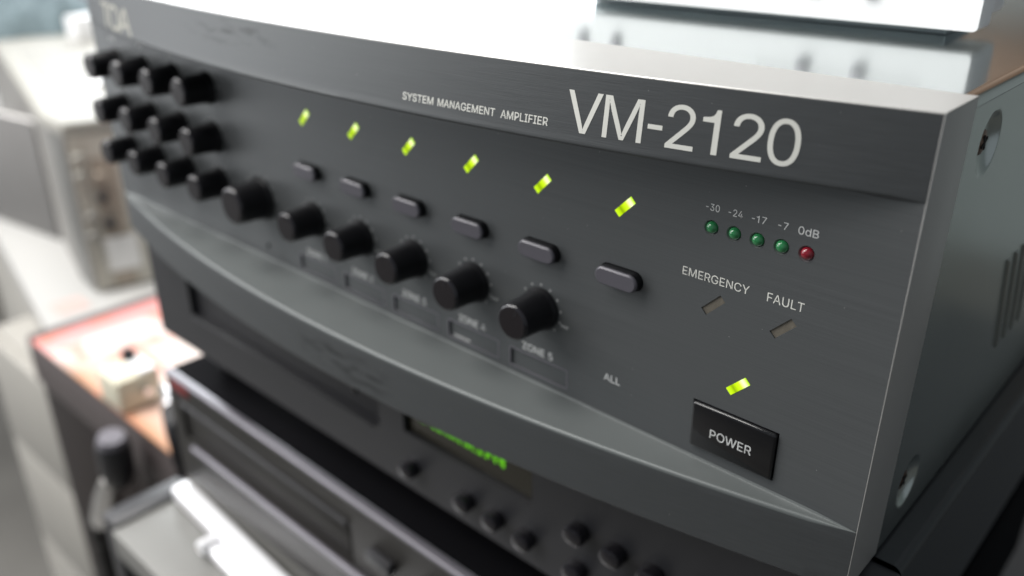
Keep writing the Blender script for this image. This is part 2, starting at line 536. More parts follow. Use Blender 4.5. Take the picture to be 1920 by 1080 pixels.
# ------------------------------------------------------------------ lettering (outlines of the few letters used)
GL = json.loads('''{"V":[480,[[204,0,16,509,84,509,192,206,196,195,200,183,205,169,210,154,215,137,221,119,227,100,234,78,241,55,248,31,235,31,242,56,249,79,255,101,261,120,267,138,272,154,277,169,282,183,286,195,290,206,395,509,463,509,278,0]]],"M":[628,[[60,0,60,509,152,509,277,187,279,182,281,177,283,172,285,165,287,159,290,152,292,145,294,138,297,130,299,123,302,115,304,107,307,99,309,92,311,84,314,76,316,69,318,62,320,55,322,49,307,49,309,55,311,61,313,68,316,75,318,83,320,90,323,98,325,106,327,113,330,121,332,129,335,137,337,144,340,151,342,158,344,165,347,171,349,177,351,182,352,187,476,509,568,509,568,0,504,0,504,291,504,297,504,304,504,312,504,319,504,327,505,335,505,343,505,352,505,360,505,369,506,413,506,422,507,431,507,440,507,449,507,457,513,457,510,448,507,438,504,429,501,419,498,409,494,400,491,390,488,381,485,372,482,363,479,354,476,345,473,337,470,329,467,322,465,315,462,308,460,302,458,296,456,291,342,0,286,0,170,291,168,296,166,301,164,307,162,314,159,321,156,328,154,336,151,344,148,352,145,361,142,370,139,379,136,388,132,398,129,408,126,417,122,427,119,437,116,447,112,457,119,457,119,449,119,441,120,433,120,425,120,416,120,407,120,398,121,389,121,381,121,372,122,328,122,320,122,312,122,305,122,298,122,291,122,0]]],"-":[453,[[337,244,337,188,114,188,114,244]]],"2":[453,[[64,0,64,47,234,229,245,241,256,252,265,263,274,273,282,282,289,292,296,301,302,309,306,318,311,327,314,335,317,344,319,353,320,362,320,371,320,382,318,392,316,402,312,410,308,419,302,426,296,433,289,439,282,444,273,449,264,453,255,456,245,458,234,459,224,460,212,459,201,458,191,455,181,452,172,447,164,442,156,436,150,429,144,422,139,413,135,404,131,395,129,384,127,373,127,362,66,362,66,380,69,397,73,413,79,428,86,442,95,456,105,468,117,478,129,488,143,496,158,503,174,509,190,512,207,515,225,516,243,515,260,513,276,509,291,503,306,497,319,488,332,479,343,469,352,458,361,445,368,432,374,418,378,403,380,388,381,372,381,361,379,350,377,339,375,328,371,318,366,307,361,296,354,284,345,271,336,259,325,245,313,230,299,215,284,198,267,180,153,60,153,57,389,57,389,0]]],"1":[453,[[76,0,76,55,391,55,391,0],[276,509,276,0,212,0,212,448,209,448,86,358,86,427,198,509]]],"0":[453,[[227,-7,205,-6,184,-2,165,4,147,13,130,24,115,38,101,53,89,71,78,91,69,113,61,138,55,164,51,192,49,222,48,254,49,286,51,316,55,344,61,370,69,395,78,417,89,437,101,455,115,471,130,484,147,496,165,504,184,511,205,514,227,516,249,514,269,511,288,504,306,496,323,484,338,471,352,455,364,437,375,417,384,395,392,370,398,344,402,316,404,286,405,254,404,222,402,192,398,164,392,138,384,113,375,91,364,71,352,53,339,38,323,24,307,13,289,4,269,-2,249,-6],[227,50,241,50,255,53,267,58,279,65,290,74,300,84,309,97,317,111,324,126,330,144,335,163,339,183,342,205,343,229,344,254,343,279,342,303,339,325,335,346,330,365,324,382,317,398,309,412,300,425,290,435,279,444,267,451,255,456,241,459,227,460,212,459,198,456,186,451,174,444,163,435,153,425,144,412,136,398,129,382,123,365,118,346,114,325,111,303,110,279,109,254,110,229,111,205,114,183,118,163,123,144,129,126,136,111,144,97,153,84,163,74,174,65,186,58,198,53,212,50]]],"S":[447,[[224,-9,202,-8,182,-6,162,-2,144,3,128,9,112,17,98,26,85,36,74,48,64,60,56,74,49,88,44,103,40,120,38,137,104,137,106,125,109,115,112,105,117,96,123,88,130,80,138,74,147,68,156,63,166,59,177,55,188,53,200,51,212,50,224,49,237,50,250,51,263,53,275,56,286,60,296,65,306,71,315,77,323,84,329,92,335,100,340,109,343,119,345,129,346,139,345,149,343,157,341,165,337,172,332,179,326,185,320,190,313,195,305,200,296,205,287,208,277,212,267,216,256,219,245,222,184,239,160,247,138,256,118,266,101,277,86,289,74,303,64,318,57,335,53,353,52,372,53,389,56,405,60,420,67,434,75,448,85,460,96,471,109,481,122,490,138,498,154,504,171,509,189,513,208,515,227,516,247,515,266,513,283,509,300,504,316,498,331,490,344,481,357,471,367,461,377,449,385,436,392,422,396,408,399,393,401,378,337,378,335,393,330,406,323,418,313,428,302,437,289,445,275,451,259,455,243,458,225,459,212,458,200,457,188,455,178,452,167,448,158,443,149,438,141,432,135,425,129,418,124,411,120,402,117,394,116,385,115,376,116,366,118,356,121,348,125,340,131,334,138,327,145,322,152,317,161,312,169,308,178,305,187,301,196,298,204,296,212,293,264,279,273,277,282,274,292,271,302,267,312,264,321,259,331,255,341,249,350,244,359,238,367,231,375,224,382,215,389,207,395,198,399,187,403,177,406,165,408,152,408,139,407,122,405,107,400,92,394,77,386,64,377,51,366,39,353,28,339,19,323,11,306,4,288,-2,268,-6,246,-8]]],"Y":[472,[[203,0,203,208,16,509,91,509,192,344,199,334,205,323,211,313,217,302,222,292,228,282,233,270,238,258,244,245,250,230,224,230,229,245,235,258,240,271,246,282,251,293,257,303,262,313,268,324,274,334,280,344,381,509,455,509,268,208,268,0]]],"T":[449,[[32,452,32,509,417,509,417,452,257,452,257,0,193,0,193,452]]],"E":[419,[[60,0,60,509,372,509,372,452,125,452,125,286,355,286,355,229,125,229,125,57,375,57,375,0]]],"A":[480,[[16,0,201,509,276,509,463,0,395,0,287,302,283,314,279,327,274,341,269,356,264,372,259,390,253,409,246,430,239,453,232,478,245,478,238,453,231,430,225,408,218,389,213,371,208,355,203,340,198,326,194,314,191,302,85,0],[110,142,110,199,370,199,370,142]]],"N":[523,[[60,0,60,509,136,509,343,183,347,177,350,172,354,165,358,158,363,151,367,143,372,134,377,125,382,116,388,107,393,97,398,87,403,76,409,66,414,55,405,54,404,65,403,76,402,87,401,98,401,108,400,119,400,129,400,139,399,148,399,157,399,166,399,174,399,182,399,189,399,195,399,509,463,509,463,0,387,0,202,290,197,298,192,306,187,314,182,322,177,331,172,340,167,349,161,359,154,370,148,381,141,393,134,406,125,421,117,436,108,452,119,454,120,439,120,424,121,410,122,397,122,384,123,371,123,359,124,348,124,338,124,328,125,319,125,311,125,303,125,297,125,291,125,0]]],"G":[520,[[269,-7,242,-6,217,-2,193,5,171,14,149,25,130,39,112,55,96,73,82,93,69,116,59,140,51,166,45,194,41,223,40,254,41,285,45,315,51,343,59,369,69,393,82,415,96,436,112,454,129,470,149,484,170,495,192,504,215,510,239,514,265,516,281,515,296,514,311,511,326,508,340,504,354,498,367,492,380,485,392,478,403,469,414,460,424,450,433,439,441,428,449,416,456,404,462,391,467,377,471,363,474,349,408,349,405,358,401,368,397,377,392,385,387,393,382,401,376,408,370,415,363,421,356,427,349,432,341,437,333,441,324,445,315,448,306,451,296,453,286,455,276,455,265,456,247,455,230,452,214,447,198,441,183,432,169,422,156,410,145,397,134,381,125,364,117,345,111,325,107,303,104,279,103,254,104,229,107,206,111,184,117,163,125,145,134,128,145,112,157,99,170,87,184,76,200,68,216,61,233,57,250,54,269,53,285,54,301,56,317,59,331,65,345,71,357,79,369,88,379,99,388,110,396,123,403,137,408,152,412,168,414,185,415,202,434,199,283,199,283,256,478,256,478,200,477,176,474,152,468,131,461,110,451,91,439,73,426,57,411,43,395,30,377,19,357,10,337,2,315,-3,292,-6]]],"P":[445,[[60,0,60,509,235,509,258,508,279,505,298,501,316,495,332,487,347,478,360,468,371,456,381,444,390,430,397,415,402,399,406,383,408,365,409,348,408,330,406,313,402,296,397,280,390,265,381,251,371,239,360,227,347,216,332,207,316,199,298,193,279,189,258,187,235,186,109,186,109,242,233,242,248,243,262,245,275,247,287,251,297,256,306,262,315,269,322,276,328,284,333,294,337,303,340,314,343,325,344,336,344,348,344,359,343,371,340,382,337,392,333,402,328,411,322,419,315,426,306,433,297,439,286,443,275,447,262,450,248,451,232,452,125,452,125,0]]],"L":[393,[[60,0,60,509,125,509,125,57,361,57,361,0]]],"I":[300,[[31,0,31,57,118,57,118,452,31,452,31,509,269,509,269,452,183,452,183,57,269,57,269,0]]],"F":[410,[[60,0,60,509,369,509,369,452,125,452,125,278,346,278,346,221,125,221,125,0]]],"R":[449,[[60,0,60,509,236,509,259,508,280,505,299,501,317,496,333,489,348,480,361,470,372,459,382,447,390,433,397,419,403,403,406,387,409,370,409,352,409,334,406,317,403,301,397,286,390,271,382,258,372,246,361,235,348,226,333,217,317,210,299,205,279,201,258,198,236,198,96,198,96,255,234,255,249,256,263,257,276,259,287,263,298,267,307,272,315,278,322,285,329,292,334,300,338,309,341,319,343,329,345,340,345,352,345,364,343,375,341,386,338,395,334,405,329,413,322,421,315,428,307,434,298,440,287,444,275,448,262,450,248,452,233,452,125,452,125,0],[353,0,230,229,303,229,428,0]]],"3":[453,[[218,-7,200,-6,182,-4,165,-1,148,4,133,10,118,17,104,25,92,35,80,46,70,57,62,70,55,84,49,99,46,115,44,132,109,132,111,122,113,112,117,103,121,95,126,87,133,80,140,74,148,68,156,63,165,59,175,56,185,53,196,51,207,50,219,50,231,50,243,52,254,54,265,57,275,61,285,66,293,71,301,78,308,85,315,93,320,102,324,111,327,122,329,133,329,145,329,156,327,166,324,177,321,187,316,196,310,205,303,213,295,221,285,228,275,234,263,239,249,242,235,245,219,247,201,248,157,248,157,299,288,448,288,452,70,452,70,509,372,509,372,461,211,278,211,289,233,290,254,290,273,287,291,282,308,276,324,268,338,258,350,248,361,236,371,222,379,208,385,193,389,178,392,162,393,145,392,127,389,111,385,95,379,80,370,66,361,53,350,41,337,30,324,21,309,12,292,6,275,0,257,-4,238,-6]]],"4":[453,[[40,105,40,158,247,509,311,509,109,166,109,163,413,163,413,105],[282,0,282,121,282,146,282,318,343,318,343,0]]],"7":[453,[[97,0,323,448,323,452,62,452,62,509,391,509,391,449,165,0]]],"9":[453,[[226,516,245,515,262,512,279,508,295,502,310,494,324,485,337,474,349,462,359,449,368,434,375,419,381,402,386,384,388,366,389,347,388,332,386,317,383,302,378,286,373,270,365,253,356,234,344,214,331,192,315,168,200,0,130,0,301,248,307,248,304,242,301,236,297,231,292,226,287,221,282,216,276,212,270,208,264,205,257,202,250,199,242,197,234,196,226,195,218,195,200,195,183,198,167,202,151,207,137,214,124,222,112,232,101,243,91,255,83,269,76,283,71,299,67,316,64,333,64,352,64,370,67,388,71,405,77,421,85,436,94,450,104,463,116,475,128,485,143,494,158,502,174,508,190,512,208,515],[226,460,215,460,204,458,193,455,184,451,174,446,165,440,157,433,150,425,144,417,138,407,134,397,130,387,127,375,126,364,125,352,126,339,127,327,130,316,134,306,138,295,144,286,150,278,157,270,165,263,174,257,184,252,193,248,204,246,215,244,226,243,238,244,249,246,259,248,269,252,279,257,287,263,295,270,302,277,309,286,314,295,319,305,323,315,325,327,327,338,327,350,327,363,325,375,323,386,319,397,314,407,309,417,303,425,295,433,287,440,279,446,269,451,259,455,249,458,238,460]]],"d":[424,[[195,-8,177,-7,159,-4,142,1,126,7,111,16,98,27,85,39,74,52,63,68,55,84,47,103,42,122,37,143,35,165,34,189,35,212,37,234,42,255,47,274,55,293,64,309,74,325,85,338,98,350,112,361,127,369,143,376,159,381,177,383,196,384,209,384,222,383,233,380,244,377,253,373,261,368,269,363,276,357,282,352,287,346,292,340,296,334,300,329,303,324,306,319,311,319,311,509,372,509,372,0,313,0,313,59,307,59,304,54,300,49,296,43,292,37,287,31,281,25,275,19,268,14,261,9,252,4,243,-1,233,-4,221,-6,209,-8],[205,47,218,47,230,50,242,53,253,58,263,65,272,73,280,82,288,92,294,103,299,115,304,128,307,142,310,157,311,173,312,189,311,206,310,221,307,236,304,250,300,263,294,275,288,286,281,296,273,304,263,312,253,318,242,323,231,327,218,329,205,330,191,329,178,327,166,323,155,318,145,311,135,303,127,294,120,284,114,273,108,261,104,248,101,234,98,220,97,205,96,189,97,174,98,158,101,144,104,130,109,117,114,104,120,93,128,83,136,74,145,66,155,59,166,54,178,50,191,48]]],"B":[456,[[60,0,60,509,241,509,261,508,280,506,298,502,314,497,329,491,342,483,354,474,364,464,373,454,381,442,387,429,392,416,395,403,397,389,398,374,398,361,396,350,394,339,391,329,387,320,382,312,376,304,370,298,364,291,356,286,349,281,341,277,332,273,324,269,315,267,315,262,325,261,334,259,344,255,354,251,363,245,372,239,381,231,389,223,396,214,402,203,408,192,412,179,415,166,417,152,418,136,417,121,415,107,411,93,407,79,400,67,392,55,383,44,372,34,359,26,344,18,328,11,311,6,291,3,270,1,247,0],[125,57,245,57,267,58,287,61,304,65,318,72,330,80,339,89,346,100,351,111,354,123,355,137,355,147,353,157,351,166,347,175,342,184,337,192,330,200,323,206,315,213,306,218,296,223,285,226,273,229,261,230,248,231,125,231],[125,285,238,285,249,286,259,287,269,289,279,292,288,296,297,301,304,306,311,312,318,319,323,326,328,334,331,343,334,352,335,362,336,372,335,385,332,397,328,409,321,419,313,429,302,437,290,443,275,448,259,451,240,452,125,452]]],"C":[510,[[267,-7,242,-6,217,-2,194,5,171,13,150,25,131,39,113,55,97,73,82,93,70,115,59,140,51,166,45,193,41,223,40,254,41,285,45,315,51,343,59,369,70,393,82,415,97,436,113,454,131,470,150,484,171,495,194,504,217,510,242,514,267,516,283,515,298,514,312,511,326,508,340,504,354,499,367,494,379,487,391,479,402,471,413,462,423,452,432,442,440,430,448,418,455,406,461,392,466,378,470,364,473,348,408,348,406,359,403,368,399,378,394,386,389,395,384,402,378,409,372,416,365,423,357,428,350,434,341,438,333,442,324,446,315,449,306,451,297,453,287,455,277,456,267,456,249,455,231,452,215,447,199,441,184,432,169,422,156,410,145,396,134,381,125,364,117,345,111,325,107,303,104,279,103,254,104,229,107,206,111,184,117,163,125,145,134,127,145,112,157,98,170,87,184,76,199,68,215,61,232,57,249,54,267,53,277,53,287,54,297,55,306,57,315,60,324,63,333,67,341,71,350,75,357,81,365,86,372,93,378,99,384,107,389,114,394,123,399,131,403,141,406,150,408,160,473,160,470,145,466,131,461,117,455,103,448,91,440,79,432,67,423,57,413,47,402,38,391,30,379,22,367,15,354,10,341,5,327,0,312,-3,298,-5,283,-6]]],"U":[517,[[259,-8,235,-7,213,-4,192,0,172,7,154,15,137,25,121,37,108,50,95,64,85,80,76,97,69,114,64,133,61,153,60,173,60,509,124,509,124,178,125,164,127,150,130,137,135,125,141,113,148,102,156,92,165,83,176,75,187,68,200,62,213,57,227,54,243,52,259,52,275,52,290,54,305,57,318,62,331,68,342,75,352,83,362,92,370,102,377,113,382,125,387,137,390,150,392,164,393,178,393,509,457,509,457,173,456,153,453,133,448,114,441,97,433,80,422,64,410,50,396,37,380,25,363,15,345,7,325,0,304,-4,282,-7]]],"O":[533,[[267,-7,241,-6,217,-2,194,5,171,13,150,25,131,39,113,55,97,73,82,93,70,115,59,140,51,166,45,193,41,223,40,254,41,285,45,315,51,343,59,369,70,393,82,415,97,436,113,454,131,470,150,484,171,495,194,504,217,510,241,514,267,516,293,514,317,510,340,504,363,495,384,484,403,470,421,454,437,436,451,415,464,393,474,369,482,343,488,315,492,285,493,254,492,223,488,193,482,166,474,140,464,115,451,93,437,73,421,55,403,39,384,25,363,13,340,5,317,-2,293,-6],[267,53,285,54,302,57,318,61,334,68,349,76,364,86,377,98,388,112,399,127,408,144,416,163,422,183,427,205,429,229,430,254,429,279,427,303,422,325,416,346,408,365,399,382,388,397,377,411,364,423,349,433,334,441,318,447,302,452,285,455,267,456,249,455,232,452,215,447,199,441,184,433,170,422,157,411,145,397,135,381,125,364,117,345,111,325,107,303,104,279,103,254,104,229,107,205,111,183,117,163,125,144,135,127,145,112,157,98,170,86,184,76,199,68,215,61,232,57,249,54]]],"W":[686,[[155,0,16,509,82,509,163,196,166,186,168,176,171,166,173,156,175,145,178,135,180,125,182,114,185,104,187,94,189,83,191,72,193,62,195,51,197,40,189,40,191,51,193,62,195,72,198,83,200,94,202,104,204,114,207,125,209,135,211,145,214,156,216,166,219,176,221,186,224,196,306,509,380,509,462,196,464,186,467,176,469,166,472,156,474,145,477,135,479,125,482,114,484,104,486,94,488,83,491,72,493,62,495,51,497,40,488,40,490,51,492,62,494,72,497,83,499,94,501,104,503,114,506,125,508,135,510,145,513,156,515,166,518,176,520,186,523,196,603,509,670,509,530,0,455,0,368,323,364,336,361,349,358,363,354,377,351,391,348,407,345,422,342,439,339,457,336,475,350,475,347,457,344,441,341,425,338,409,335,395,332,380,329,366,325,352,322,337,318,323,230,0]]],"Z":[438,[[42,0,42,46,273,385,280,394,286,403,293,412,299,421,306,431,313,440,320,449,327,458,334,467,341,476,348,454,335,454,323,453,310,453,298,452,285,452,273,452,260,452,248,452,235,452,223,452,40,452,40,509,397,509,397,462,169,129,162,119,155,109,148,100,141,90,134,81,127,71,119,62,112,52,105,43,97,33,90,54,103,55,115,55,127,56,140,56,152,57,164,57,177,57,189,57,202,57,214,57,399,57,399,0]]],"5":[453,[[221,-7,203,-6,186,-4,170,0,155,5,140,11,126,19,114,28,102,37,92,48,83,60,75,73,69,86,64,100,61,115,60,130,122,130,124,121,126,113,129,104,133,96,138,89,144,82,150,76,157,70,165,65,173,60,182,57,191,54,201,52,211,50,221,50,233,50,245,52,256,55,266,59,276,64,285,71,294,78,301,86,308,95,314,104,319,115,323,126,326,137,327,149,328,162,327,175,325,187,323,199,319,210,314,221,307,231,301,240,293,248,284,256,275,262,264,267,254,272,242,275,230,276,218,277,208,277,197,276,187,274,177,271,167,268,158,265,149,261,141,256,134,251,128,246,67,253,96,509,366,509,366,452,151,452,134,301,136,301,143,307,151,312,159,317,168,321,178,325,187,328,198,330,208,332,219,333,229,334,243,333,256,332,269,329,282,325,294,321,305,315,316,309,326,302,336,294,345,285,353,276,361,266,368,255,374,243,379,231,383,218,387,205,389,192,390,178,391,163,390,144,387,126,383,108,377,91,369,76,359,61,349,48,337,35,323,25,309,15,293,7,276,1,259,-3,240,-6]]],"6":[453,[[226,-7,208,-6,190,-3,173,1,157,7,142,15,128,24,115,35,104,47,94,60,84,74,77,90,71,107,67,124,64,143,64,162,64,177,66,192,69,207,74,223,80,239,87,256,97,275,108,295,122,317,137,340,252,509,322,509,151,261,145,261,148,267,152,272,156,278,160,283,165,288,170,292,176,297,182,300,189,304,196,307,203,310,210,312,218,313,226,314,235,314,253,313,270,311,286,307,302,302,316,295,329,286,341,277,352,266,361,253,370,240,377,225,382,210,386,193,388,176,389,157,388,138,385,121,381,104,375,88,368,73,359,58,348,45,337,34,324,23,310,14,295,7,279,1,262,-3,245,-6],[226,48,238,49,249,51,259,54,269,58,279,63,287,69,295,76,302,83,309,92,314,101,319,111,323,122,325,133,327,145,327,157,327,170,325,181,323,193,319,203,314,213,309,223,302,231,295,239,287,246,279,251,269,256,259,260,249,263,238,265,226,265,215,265,204,263,193,260,183,257,174,252,165,246,157,239,150,231,144,223,138,214,133,204,130,193,127,182,125,171,125,158,125,146,127,134,130,123,133,112,138,102,144,92,150,83,157,76,165,69,174,63,183,58,193,54,204,51,215,49]]],"8":[453,[[226,-7,206,-6,187,-4,169,0,152,5,136,11,121,19,107,28,95,38,84,50,74,62,66,75,60,89,55,104,53,119,52,135,52,148,54,160,57,172,60,184,65,195,71,206,77,216,84,225,92,233,101,241,110,248,120,254,131,258,141,262,153,265,153,267,138,272,125,278,113,286,102,296,93,308,85,321,78,335,74,349,71,364,70,380,71,396,74,410,78,424,83,437,90,450,99,462,109,472,120,482,132,490,146,498,160,504,176,509,192,513,209,515,226,516,244,515,261,513,277,509,292,504,306,498,319,490,332,482,343,472,353,462,361,450,369,437,374,424,378,410,381,396,382,380,381,364,378,349,374,335,367,321,359,308,350,296,339,286,327,278,314,272,300,267,300,265,311,262,322,258,332,254,342,248,351,241,360,233,368,225,375,216,382,206,387,195,392,184,396,172,399,160,400,148,401,135,400,119,397,104,393,89,387,75,378,62,369,50,358,38,346,28,332,19,317,11,301,5,284,0,265,-4,246,-6],[226,49,240,50,252,51,264,53,275,56,285,60,294,65,303,71,310,77,317,84,323,91,328,100,332,109,334,118,336,128,337,139,336,150,334,160,331,170,327,180,322,189,316,197,309,204,301,211,292,217,283,223,273,227,262,231,250,233,239,235,226,235,214,235,202,233,190,231,179,227,169,223,160,217,151,211,143,204,136,197,130,189,125,180,121,170,118,160,116,150,115,139,116,128,118,118,120,109,124,100,129,91,135,84,142,77,149,71,158,65,167,60,178,56,189,53,201,51,213,50],[226,290,237,290,247,291,257,293,266,296,274,300,282,305,289,310,296,316,302,323,307,330,311,339,315,347,317,356,319,366,319,376,319,386,317,395,315,404,312,412,308,420,303,427,297,434,290,440,283,445,275,449,266,453,257,456,247,458,237,459,226,460,215,459,205,458,195,456,186,453,177,449,169,445,162,440,155,434,150,427,145,420,140,412,137,404,135,395,133,386,133,376,133,366,135,356,137,347,140,339,145,330,150,323,156,316,162,310,170,305,178,300,186,296,196,293,205,291,216,290]]],"X":[474,[[18,0,217,284,217,236,29,509,104,509,178,400,184,392,190,383,195,375,200,368,204,361,208,355,212,348,216,342,220,335,223,329,227,322,231,315,235,308,239,300,243,292,232,292,236,300,241,308,245,315,248,322,252,329,256,335,259,341,263,348,267,354,272,361,276,368,281,375,287,383,292,392,298,400,374,509,446,509,259,239,259,287,456,0,382,0,292,129,287,137,282,145,277,152,272,159,268,165,264,171,261,177,257,183,253,189,250,195,246,202,242,208,239,216,235,223,230,231,244,231,240,224,236,216,233,209,229,203,225,196,222,190,218,184,214,178,210,172,206,166,202,159,197,152,192,145,187,138,182,129,91,0]]]}''')
GL['1'] = [330, [[135, 0, 203, 0, 203, 509, 152, 509, 140, 468, 118, 440, 84, 424, 0, 414, 0, 363, 135, 363]]]


def text_polys(s):
    x = 0
    out = []
    for ch in s:
        if ch == ' ':
            x += 210
            continue
        adv, polys = GL[ch]
        for P in polys:
            out.append([(x + P[i], P[i + 1]) for i in range(0, len(P), 2)])
        x += adv
    return out


def fit(polys, x0, x1, z0, z1, cap=509.0):
    lo = min(q[0] for P in polys for q in P)
    hi = max(q[0] for P in polys for q in P)
    k = (x1 - x0) / (hi - lo)
    return [[(x0 + (x - lo) * k, z0 + y / cap * (z1 - z0)) for x, y in P] for P in polys]


def letters(name, items, m, parent, surf=None, y=-0.05, label=None, bold=0.0):
    """items: (text, x0, x1, baseline z, cap top z); surf maps (x, z) to the y of the surface printed on."""
    bm = bmesh.new()
    for s, x0, x1, z0, z1 in items:
        me = flat_mesh(fit(text_polys(s), x0, x1, z0, z1), 0.0, bold)
        b2 = bmesh.new()
        b2.from_mesh(me)
        if surf:
            n = int((x1 - x0) / 1.2)
            for k in range(1, n):
                bmesh.ops.bisect_plane(b2, geom=b2.verts[:] + b2.edges[:] + b2.faces[:], plane_co=(x0 + (x1 - x0) * k / n, 0, 0), plane_no=(1, 0, 0))
        for v in b2.verts:
            yy = surf(v.co.x, v.co.y) - 0.07 if surf else y
            v.co = (v.co.x, yy, v.co.y)
        merge(bm, b2)
        bpy.data.meshes.remove(me)
    for f in bm.faces:
        f.normal_update()
        if f.normal.y > 0:
            f.normal_flip()
    me = bpy.data.meshes.new(name)
    bm.to_mesh(me)
    bm.free()
    finish(me, m, 0)
    return link(name, me, parent, (0, 0, 0), label)


# ------------------------------------------------------------------ the amplifier
W, ZB, ZL, ZU, ZT = 420.0, 38.8, 60.0, 152.4, 172.6


def bow(x):
    return max(0.0, 1 - ((x - 210) / 210.0) ** 2)


def lip_y(x, z):
    return -bow(x) * (25 - 4 * min(1, max(0, (z - ZU) / (ZT - ZU))))


amp = thing('rack_amplifier', 'large dark grey brushed rack amplifier with silver top edge and rows of black knobs', 'amplifier')

# flat control panel with its cut-outs
LEDX = [183.8 + 31.2 * i for i in range(6)]


def slot(cx, cz, k=1.0):
    u, v = 2.72 * k, 0.85 * k
    return [(cx - u - v, cz - u + v), (cx - u + v, cz - u - v), (cx + u + v, cz + u - v), (cx + u - v, cz + u + v)]


cuts = []
LAMPS = [(x, 132.4) for x in LEDX] + [(381.1, 89.4)]
WARN = [(370.8, 111.2), (391.5, 111.2)]
for x, z in LAMPS + WARN:
    cuts.append(slot(x, z))
METER = [(367.9 + 6.7 * i, 133.25) for i in range(5)]
for x, z in METER:
    cuts.append(circle(x, z, 2.15))
BUT = [(x, 110.4) for x in LEDX]
for x, z in BUT:
    cuts.append(rrect(x - 7.9, x + 7.9, z - 3.2, z + 3.2, 3.15, 8))
POCKET = [(x - 13.6, x + 11.6) for x in LEDX[:5]]
for x0, x1 in POCKET:
    cuts.append(rrect(x0, x1, 63.6, 70.0, 0.4, 2))
PW = (368.2, 394.6, 64.5, 79.7)
cuts.append([(PW[0] - .35, PW[2] - .35), (PW[1] + .35, PW[2] - .35), (PW[1] + .35, PW[3] + .35), (PW[0] - .35, PW[3] + .35)])
cuts.append(circle(145.0, 66.6, 1.3, 16))
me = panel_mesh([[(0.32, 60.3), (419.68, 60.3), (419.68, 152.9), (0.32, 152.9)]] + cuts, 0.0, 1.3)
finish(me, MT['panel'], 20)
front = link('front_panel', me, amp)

# bowed lips above and below it
def loft(prof, xs, m, name, smooth=30):
    bm = bmesh.new()
    rings = [[bm.verts.new((x, y, z)) for y, z in prof(x)] for x in xs]
    n = len(rings[0])
    for a_, b_ in zip(rings[:-1], rings[1:]):
        for i in range(n):
            bm.faces.new((a_[i], a_[(i + 1) % n], b_[(i + 1) % n], b_[i]))
    bm.faces.new(rings[0])
    bm.faces.new(rings[-1])
    return part(name, bm, m, amp, smooth=smooth)


XS = [0.32 + (419.68 - 0.32) * i / 110 for i in range(111)]


def upper(x):
    d = bow(x)
    r = min(0.9, 12 * d + 0.02)
    P = [(1.6, 172.2), (lip_y(x, 172.2) - 0.02, 172.2)]
    P += [(lip_y(x, z) - 0.02, z) for z in (168, 164, 160, 156, 154)]
    yb = lip_y(x, 152.6) - 0.02
    for k in range(0, 6):
        a = math.radians(90 * k / 5)
        P.append((yb + r * (1 - math.cos(a)), 152.4 + r * (1 - math.sin(a))))
    e = min(1.0, 14 * d + 0.02)
    P += [(min(-0.01, -e), 152.4), (-0.02, 152.4 - 0.9 * e)]
    P += [(1.6, 152.4 - 0.9 * e)]
    return P


loft(upper, XS, MT['brushed'], 'upper_lip')


def lower(x):
    d = 25 * bow(x)
    r = min(1.2, 0.4 * d + 0.02)
    e = min(0.9, 0.3 * d + 0.02)
    P = [(1.6, 60.0 + e), (-0.03, 60.0 + e), (-0.02 - e * 0.35, 60.0 + e * 0.35), (-0.02 - e, 60.0)]
    P = P[:]
    for k in range(0, 6):
        a = math.radians(90 * k / 5)
        P.append((-d - 0.02 + r * (1 - math.sin(a)) - 0.0, 60.0 - r * (1 - math.cos(a))))
    P += [(-d - 0.02, z) for z in (56, 50, 44, 40.0)]
    P += [(-d + min(0.8, d * .3), ZB + 0.2), (1.6, ZB + 0.2)]
    # a station near the end has no room for the ledge: keep the outline in order
    q = []
    last = 9
    for y, z in P[:10]:
        last = min(last, y)
        q.append((last, z))
    return q + P[10:]


low = loft(lower, XS, MT['brushed'], 'lower_lip')
low.data.materials.append(MT['ledge'])
for p_ in low.data.polygons:
    c = p_.center / S
    if c.z > 58.2 and c.y > -bow(c.x) * 25 - 0.1:
        p_.material_index = 1

# silver moulding round the front: bowed top strip, two cheeks, bottom strip
bm = bmesh.new()
top = []
for x in [0.0] + XS + [420.0]:
    yf = lip_y(x, 172.4) - 0.05
    if x in (0.0, 420.0):
        yf = -0.05
    top.append([bm.verts.new((x, yf + 0.35, ZT)), bm.verts.new((x, yf, ZT - 0.2)), bm.verts.new((x, yf, ZT - 0.42)),
                bm.verts.new((x, 22.0, ZT - 0.42)), bm.verts.new((x, 22.0, ZT - 0.25)), bm.verts.new((x, 21.6, ZT))])
for a_, b_ in zip(top[:-1], top[1:]):
    for i in range(6):
        bm.faces.new((a_[i], a_[(i + 1) % 6], b_[(i + 1) % 6], b_[i]))
bm.faces.new(top[0])
bm.faces.new(top[-1])
part('top_moulding', bm, MT['silver'], amp, smooth=25)
for x0, x1 in ((0.0, 0.3), (419.7, 420.0)):
    part('side_moulding', B(x0, x1, -0.06, 22.0, ZB, ZT - 0.44, bev=0.12), MT['silver'], amp)
part('bottom_moulding', B(0.31, 419.69, 1.7, 22.0, ZB, ZB + 2.0), MT['silver'], amp)
part('backing_plate', B(0.31, 419.69, 3.2, 5.0, ZB + 2.1, ZT - 0.5), MT['dark'], amp)

